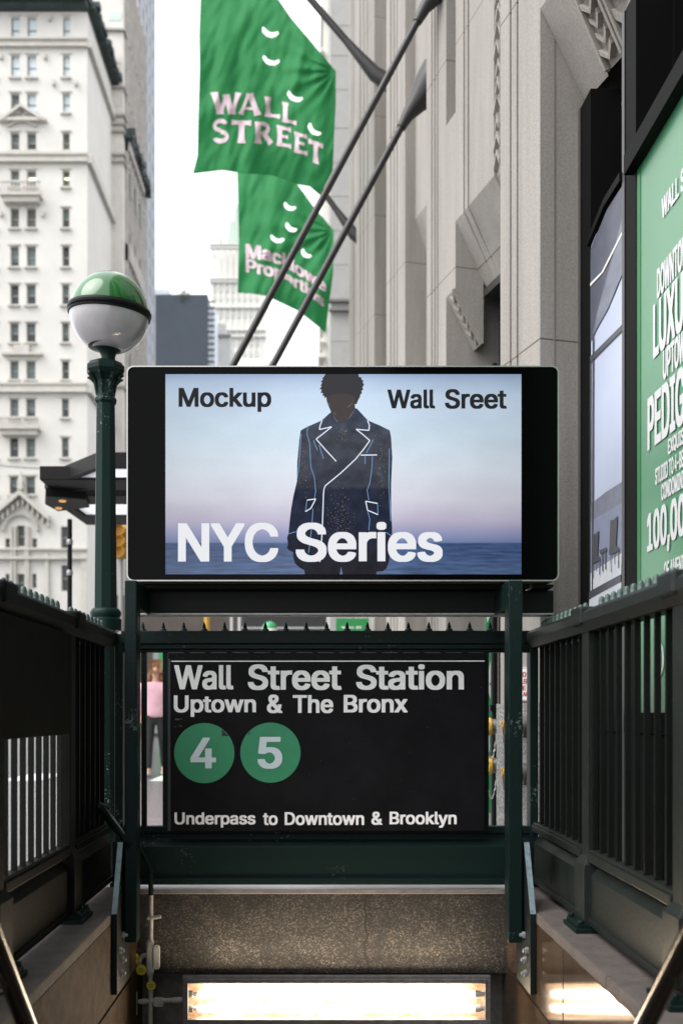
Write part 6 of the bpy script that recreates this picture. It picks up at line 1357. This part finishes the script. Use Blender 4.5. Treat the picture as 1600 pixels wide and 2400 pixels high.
lb = thing('grey_low_building', 'pale grey stepped building between the blue block and the spire', 'building', (bx3(515), 156, 0)); g.build('wall', mat('pale_grey_render', (.5, .5, .49), .9, var=.1, vscale=.2), lb)
g = MB(); g.box((bx3(501), 155.6, bz3(756)), (bx3(534), 155.99, bz3(750))); g.box((bx3(506), 155.8, bz3(846)), (bx3(518), 155.99, bz3(833))); g.build('trim', mat('grey_trim', (.2, .2, .2), .9), lb)
# spired tower
st = thing('spired_tower', 'pale hazy gothic tower with stepped green spire behind the flags', 'building', (-22, 300, 0))
k4 = 300 / FL
def sx4(px): return (px - PX) * k4
def sz4(py): return CZ + (PY - py) * k4
PT = mat('hazed_terracotta', (.78, .77, .72), .9, var=.06, vscale=.1); PTD = mat('hazed_terracotta_dark', (.60, .60, .58), .9)  # haze put into the pale colours; darker tone for tracery and windows
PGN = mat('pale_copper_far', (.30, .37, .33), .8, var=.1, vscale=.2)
g = MB()
g.box((sx4(494), 300, -.15), (sx4(625), 330, sz4(660))); g.box((sx4(499), 302, sz4(660)), (sx4(620), 328, sz4(575))); g.box((sx4(510), 304, sz4(575)), (sx4(608), 326, sz4(565)))
for a in (500, 612): g.box((sx4(a), 302, sz4(575)), (sx4(a + 7), 306, sz4(552)))
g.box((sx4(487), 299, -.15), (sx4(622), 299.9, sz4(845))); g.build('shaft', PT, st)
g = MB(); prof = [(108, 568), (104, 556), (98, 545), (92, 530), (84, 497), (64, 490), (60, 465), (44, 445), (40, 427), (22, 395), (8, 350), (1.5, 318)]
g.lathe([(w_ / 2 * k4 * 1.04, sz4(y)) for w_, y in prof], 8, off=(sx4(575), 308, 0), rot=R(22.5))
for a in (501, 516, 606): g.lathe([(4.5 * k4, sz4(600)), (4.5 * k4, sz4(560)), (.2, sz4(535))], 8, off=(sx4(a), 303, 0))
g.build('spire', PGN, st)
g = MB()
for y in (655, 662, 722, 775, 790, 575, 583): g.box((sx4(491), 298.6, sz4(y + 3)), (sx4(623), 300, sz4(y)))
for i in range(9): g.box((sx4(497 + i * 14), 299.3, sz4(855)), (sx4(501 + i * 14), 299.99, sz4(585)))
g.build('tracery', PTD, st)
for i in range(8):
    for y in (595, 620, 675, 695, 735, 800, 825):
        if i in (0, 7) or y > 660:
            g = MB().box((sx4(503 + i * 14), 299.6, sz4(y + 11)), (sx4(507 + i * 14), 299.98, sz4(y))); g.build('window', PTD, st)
# grey building closing the right side beyond the piers
gb = thing('grey_corner_building', 'flat grey stone building seen between the second flag and the piers', 'building', (3, 45, 0))
k5 = 45 / FL
def gx5(px): return (px - PX) * k5
def gz5(py): return CZ + (PY - py) * k5
g = MB(); g.box((gx5(774), 45, -.15), (8, 60, 40)); g.build('wall', STONEG, gb)
g = MB()
for y in (706, 727): g.box((gx5(771), 44.75, gz5(y + 5)), (5, 44.99, gz5(y)))
g.build('string_course', mat('grey_string', (.2, .2, .19), .9), gb)
g = MB()
for y in (60, 130, 210, 300, 380, 460, 540, 620, 700, 800): g.box((gx5(774), 44.985, gz5(y)), (5, 44.997, gz5(y - 1.2)))
g.build('joint', mat('grey_joint', (.36, .35, .34), .9), gb)
pb = thing('pale_side_building', 'cream building edge with cornice profile left of the grey wall', 'building', (.6, 52, 0))
k6 = 52 / FL
g = MB(); 
def px6(p): return (p - PX) * k6
def pz6(p): return CZ + (PY - p) * k6
g.box((px6(757), 52, -.15), (4, 64, pz6(-40))); 
for y, a in ((30, 751), (125, 753), (240, 755), (560, 755), (690, 754), (760, 748), (800, 750), (835, 745)): g.box((px6(a), 51.5, pz6(y + 10)), (px6(760), 62, pz6(y)))
g.build('wall', mat('cream_far_stone', (.66, .65, .60), .9, var=.08, vscale=.4), pb)

# =================================================================== STREET LIFE
BLK = BLACKP
pole = thing('thin_black_pole', 'thin black pole standing on the pavement under the canopy tip', 'pole', (P(164, 0, 11.5).x, 11.5, -.03))
x = P(164, 0, 11.5).x
g = MB().tube([(x, 11.5, -.03), (x, 11.5, 3.02)], .028, 12); g.build('shaft', BLK, pole, smooth=40)
for y in (1277, 1349):
    g = MB().lathe([(.03, 0), (.036, .01), (.036, .05), (.03, .06)], 12, off=(x, 11.5, P(0, y, 11.5).z)); g.build('collar', STEEL, pole, smooth=40)
ts = thing('traffic_signal', 'yellow traffic signal hanging behind the lamp post', 'traffic light', (P(281, 0, 24).x, 24, 2))
YE = mat('signal_yellow', (.55, .29, .02), .5, var=.1, vscale=5)
c = P(283, 1275, 24)
g = MB().box((c.x - .20, 23.9, c.z - .33), (c.x + .20, 24.2, c.z + .42)); hs_ = g.build('housing', YE, ts, bevel=.04)
for i in range(3):
    g = MB().lathe([(.11, 0), (.14, -.02), (.14, -.18), (.125, -.18), (.11, -.02)], 20, off=(c.x, 23.88, c.z + .29 - i * .25), axis=Matrix(((1, 0, 0), (0, 0, 1), (0, 1, 0)))); g.build('visor', YE, hs_)
g = MB().tube([(c.x, 24.05, -.15), (c.x, 24.05, c.z - .3)], .06, 12); g.build('mast', mat('mast_grey', (.3, .3, .3), .5), ts)
gs = thing('green_sign_board', 'small bright green sign board beyond the fence spikes', 'sign', (P(826, 0, 20).x, 20, -.15))
g = MB().box((P(787, 0, 20).x, 20, P(0, 1495, 20).z), (P(864, 0, 20).x, 20.06, P(0, 1449, 20).z)); g.build('board', mat('sign_green', lin((32, 130, 68)), .5), gs)
g = MB(); text_px(g, 'WALL ST', 800, 848, 1468, 1473, lambda x, y: P(x, y, 19.98), 'H'); g.build('lettering', SIGNW, gs)
for px in (795, 856):
    x = P(px, 0, 20.1).x; g = MB().tube([(x, 20.1, -.15), (x, 20.1, P(0, 1460, 20).z)], .03, 8); g.build('leg', STEEL, gs)
# hoarding beyond the crossing
ho = thing('green_hoarding', 'green site hoarding across the road behind the walking woman', 'hoarding', (P(400, 0, 26).x, 26, -.15))
g = MB().box((P(372, 0, 26).x, 26, -.15), (P(470, 0, 26).x, 26.1, P(0, 1512, 26).z)); g.build('panel', mat('hoarding_green', lin((44, 150, 82)), .5), ho)
g = MB(); g.box((P(468, 0, 26).x, 25.95, -.15), (P(472, 0, 26).x, 26.1, P(0, 1500, 26).z)); g.build('post', STEEL, ho)
# box truck
tk = thing('box_truck', 'dark grey box truck parked across the road beyond the fence spikes', 'truck', (P(660, 0, 30).x, 31, -.15))
a, b = P(566, 0, 30).x, P(765, 0, 30).x
DK = mat('truck_dark', (.022, .022, .024), .5, var=.2, vscale=2); 
g = MB().box((a, 30, .75), (b, 32.2, P(0, 1418, 30).z)); g.build('cargo_box', DK, tk, bevel=.05)
g = MB()
for z in (1.2, 2.0, 2.9, 3.3): g.box((a, 29.96, z), (b, 29.99, z + .05))
g.build('rail', mat('truck_rail', (.45, .45, .45), .5), tk)
g = MB().box((b + .05, 30.1, .5), (b + 1.5, 32.1, 2.4)); cab = g.build('cab', mat('truck_cab', (.3, .3, .3), .4), tk, bevel=.12)
g = MB().box((b + .3, 30.07, 1.5), (b + 1.2, 30.11, 2.1)); g.build('window', DGLASS, cab)
for x in (a + .8, b - .6, b + .9):
    g = MB().lathe([(.2, -.12), (.46, -.12), (.48, -.08), (.48, .12), (.2, .12)], 24, off=(x, 30.15, .33), axis=Matrix(((1, 0, 0), (0, 0, 1), (0, 1, 0)))); g.build('wheel', mat('tyre', (.02, .02, .02), .8) if 'tyre' not in bpy.data.materials else bpy.data.materials['tyre'], tk)
# low shop building across the road that fills the gap under the beam
sh = thing('brown_shop_front', 'brown and grey shop front across the road behind the spikes', 'building', (P(500, 0, 42).x, 42, -.15))
g = MB().box((P(270, 0, 42).x, 42, -.15), (P(572, 0, 42).x, 50, P(0, 1395, 42).z)); g.build('wall', mat('brown_render', (.085, .068, .06), .8, var=.25, vscale=.8), sh)
g = MB()
for px in (300, 360, 445, 505, 548): g.box((P(px, 0, 42).x, 41.9, 0), (P(px + 24, 0, 42).x, 41.99, 3.4))
g.build('window', mat('shop_glass', (.25, .26, .27), .3), sh)
g = MB()
for px in (540, 558): g.box((P(px, 0, 41.5).x, 41.4, 0), (P(px + 5, 0, 41.5).x, 41.7, P(0, 1380, 42).z))
g.build('column', mat('pale_column', (.6, .6, .6), .6), sh)
yb = thing('yellow_bollard_post', 'yellow painted upright post in front of the brown shop front', 'post', (P(485, 0, 34).x, 34, -.15))
g = MB().tube([(P(485, 0, 34).x, 34, -.15), (P(485, 0, 34).x, 34, P(0, 1420, 34).z)], .09, 12); g.lathe([(.15, -.15), (.15, -.1), (.1, -.05)], 12, off=(P(485, 0, 34).x, 34, 0)); g.build('shaft', YE, yb, smooth=40)
gl2 = thing('distant_lamp', 'far green subway globe lamp just above the fence spikes', 'street lamp', (P(632, 0, 22).x, 22, -.15))
c = P(632, 1474, 22)
g = MB().lathe([(.16 * math.sin(R(a)) + .001, -.16 * math.cos(R(a))) for a in range(90, 181, 10)], 20, off=c); g.build('green_globe_half', mat('far_globe_green', lin((60, 160, 105)), .3), gl2, smooth=True)
g = MB().lathe([(.16 * math.sin(R(a)) + .001, -.16 * math.cos(R(a))) for a in range(0, 91, 10)], 20, off=c); g.build('white_globe_half', SIGNW, gl2, smooth=True)
g = MB().tube([(c.x, 22, -.15), (c.x, 22, c.z - .15)], .045, 8); g.build('shaft', GREENLAMP, gl2)
wire = MB(); pa_, pb_ = P(-80, 1080, 60), P(330, 1090, 60)
wire.tube([pa_ + (pb_ - pa_) * (i / 12) + Vector((0, 0, -.35 * 4 * (.25 - (i / 12 - .5) ** 2))) for i in range(13)], .05, 6)
tag(wire.build('overhead_cable', mat('cable_grey', (.25, .25, .26), .6)), 'grey cable strung across the white gothic building', 'cable')

# =================================================================== PEOPLE
def skin_mesh(name, joints, edges, m, parent, sub=2):
    me = bpy.data.meshes.new(name + '_cage'); me.from_pydata([j[:3] for j in joints], edges, []); me.update()
    o = bpy.data.objects.new(name + '_cage', me); COL.objects.link(o)
    o.modifiers.new('skin', 'SKIN'); o.modifiers.new('sub', 'SUBSURF').levels = sub
    if not me.skin_vertices:
        bpy.context.view_layer.objects.active = o; bpy.ops.mesh.customdata_skin_add()
    for i, j in enumerate(joints):
        r = j[3]; me.skin_vertices[0].data[i].radius = (r, r) if not isinstance(r, tuple) else r
        me.skin_vertices[0].data[i].use_root = (i == 0)
    bpy.context.view_layer.update(); dg = bpy.context.evaluated_depsgraph_get()
    m2 = bpy.data.meshes.new_from_object(o.evaluated_get(dg)); m2.name = name
    bpy.data.objects.remove(o); bpy.data.meshes.remove(me)
    m2.materials.clear(); m2.materials.append(m)
    for p in m2.polygons: p.use_smooth = True
    r = bpy.data.objects.new(name, m2); COL.objects.link(r); adopt(r, parent); return r
SKIN = mat('skin', (.50, .28, .20), .6)
def person(label, x, y, z0, H, top_m, leg_m, hair_m, shoe_m, long_hair, stride=.16):
    t = thing('person', label, 'person', (x, y, z0)); h = H / 1.7
    J = lambda a, b, c, r: (x + a * h, y + b * h, z0 + c * h, r * h if not isinstance(r, tuple) else (r[0] * h, r[1] * h))
    joints = [J(0, 0, .92, .135), J(0, 0, 1.12, .12), J(0, 0, 1.32, .135), J(0, 0, 1.41, .07), J(0, -.01, 1.47, .05), J(0, -.015, 1.53, .072), J(0, -.01, 1.60, .085), J(0, 0, 1.66, .06),
              J(-.17, 0, 1.36, .058), J(-.23, .02, 1.10, .043), J(-.22, -.05, .87, .032), J(-.215, -.07, .79, .026),
              J(.17, 0, 1.36, .058), J(.23, .03, 1.10, .043), J(.24, .0, .87, .032), J(.24, -.02, .79, .026),
              J(-.09, 0, .84, .085), J(-.095, -stride * .5, .48, .058), J(-.09, -stride * .9, .09, .038), J(-.09, -stride - .14, .035, .03),
              J(.09, 0, .84, .085), J(.10, stride * .3, .48, .058), J(.09, stride * 1.3, .12, .038), J(.09, stride * 1.1 - .08, .03, .03)]
    E = [(0, 1), (1, 2), (2, 3), (3, 4), (4, 5), (5, 6), (6, 7), (2, 8), (8, 9), (9, 10), (10, 11), (2, 12), (12, 13), (13, 14), (14, 15), (0, 16), (16, 17), (17, 18), (18, 19), (0, 20), (20, 21), (21, 22), (22, 23)]
    skin_mesh('body', joints, E, SKIN, t)
    g_ = lambda j, e: (j[0], j[1], j[2], j[3] + e * h)
    tj = [J(0, 0, .84, (.215, .15)), J(0, 0, 1.0, (.215, .155)), J(0, 0, 1.2, (.19, .145)), J(0, 0, 1.34, (.17, .125)), J(0, 0, 1.42, .075), J(-.20, 0, 1.335, .09), J(-.275, .02, 1.10, .08), J(-.255, -.05, .90, .055), J(.20, 0, 1.335, .09), J(.275, .03, 1.10, .08), J(.26, 0, .90, .055)]
    skin_mesh('sweater', tj, [(0, 1), (1, 2), (2, 3), (3, 4), (3, 5), (5, 6), (6, 7), (3, 8), (8, 9), (9, 10)], top_m, t)
    lj = [J(0, 0, 1.02, .15), J(0, 0, .93, .15)] + [g_(joints[i], .012) for i in (16, 17, 18, 20, 21, 22)]
    skin_mesh('trousers', lj, [(0, 1), (1, 2), (2, 3), (3, 4), (1, 5), (5, 6), (6, 7)], leg_m, t)
    for a_, b_ in ((18, 19), (22, 23)):
        q = joints[a_]; p2 = joints[b_]
        skin_mesh('shoe', [(q[0], q[1] + .03 * h, p2[2] + .012 * h, .042 * h), (q[0], (q[1] + p2[1]) / 2, p2[2] + .01 * h, .045 * h), (p2[0], p2[1] - .02 * h, p2[2], .036 * h)], [(0, 1), (1, 2)], shoe_m, t, 1)
    hj = [J(0, .02, 1.645, .10), J(0, .045, 1.56, .10), J(0, -.065, 1.655, .06)] + ([J(-.088, .0, 1.54, .045), J(-.095, -.02, 1.41, .042), J(.088, .0, 1.54, .045), J(.095, -.02, 1.41, .042)] if long_hair else [])
    skin_mesh('hair', hj, [(0, 1), (0, 2)] + ([(1, 3), (3, 4), (1, 5), (5, 6)] if long_hair else []), hair_m, t)
    # face
    g = MB(); c = Vector((x, y - .095 * h, z0 + 1.575 * h))
    for sx_ in (-.03, .03): g.lathe([(.009 * h, -.006), (.006 * h, .004)], 8, off=c + Vector((sx_ * h, .0, .022 * h)), axis=Matrix(((1, 0, 0), (0, 0, 1), (0, 1, 0))))
    g.box(c + Vector((-.02 * h, -.004, -.05 * h)), c + Vector((.02 * h, .02, -.042 * h))); g.build('face_features', mat('face_dark', (.12, .05, .05), .6) if 'face_dark' not in bpy.data.materials else bpy.data.materials['face_dark'], t)
    return t
PINK = mat('pink_wool', (.60, .36, .42), .9, var=.1, vscale=8); BLKC = mat('black_leggings', (.012, .012, .014), .8); HAIRB = mat('reddish_blonde_hair', (.17, .075, .03), .7, var=.3, vscale=20); SHOEW = mat('white_trainers', (.6, .6, .6), .6)
person('woman with reddish hair in a pink jumper and black leggings crossing the road', P(366, 0, 16.2).x, 16.2, -.15, 1.78, PINK, BLKC, HAIRB, SHOEW, True)
person('person in a red coat half hidden behind the woman in pink', P(405, 0, 17.6).x, 17.6, -.15, 1.70, mat('red_coat', (.55, .03, .03), .8), mat('brown_trousers', (.12, .08, .05), .8), mat('dark_hair', (.03, .02, .015), .7), mat('dark_shoes', (.03, .03, .03), .6), False, .1)
person('tall person in a navy jacket beyond the left end of the fence', P(347, 0, 10.2).x, 10.2, -.03, 1.98, mat('navy_jacket', (.02, .028, .05), .8), BLKC, bpy.data.materials['dark_hair'], bpy.data.materials['dark_shoes'], False, .1) if False else None
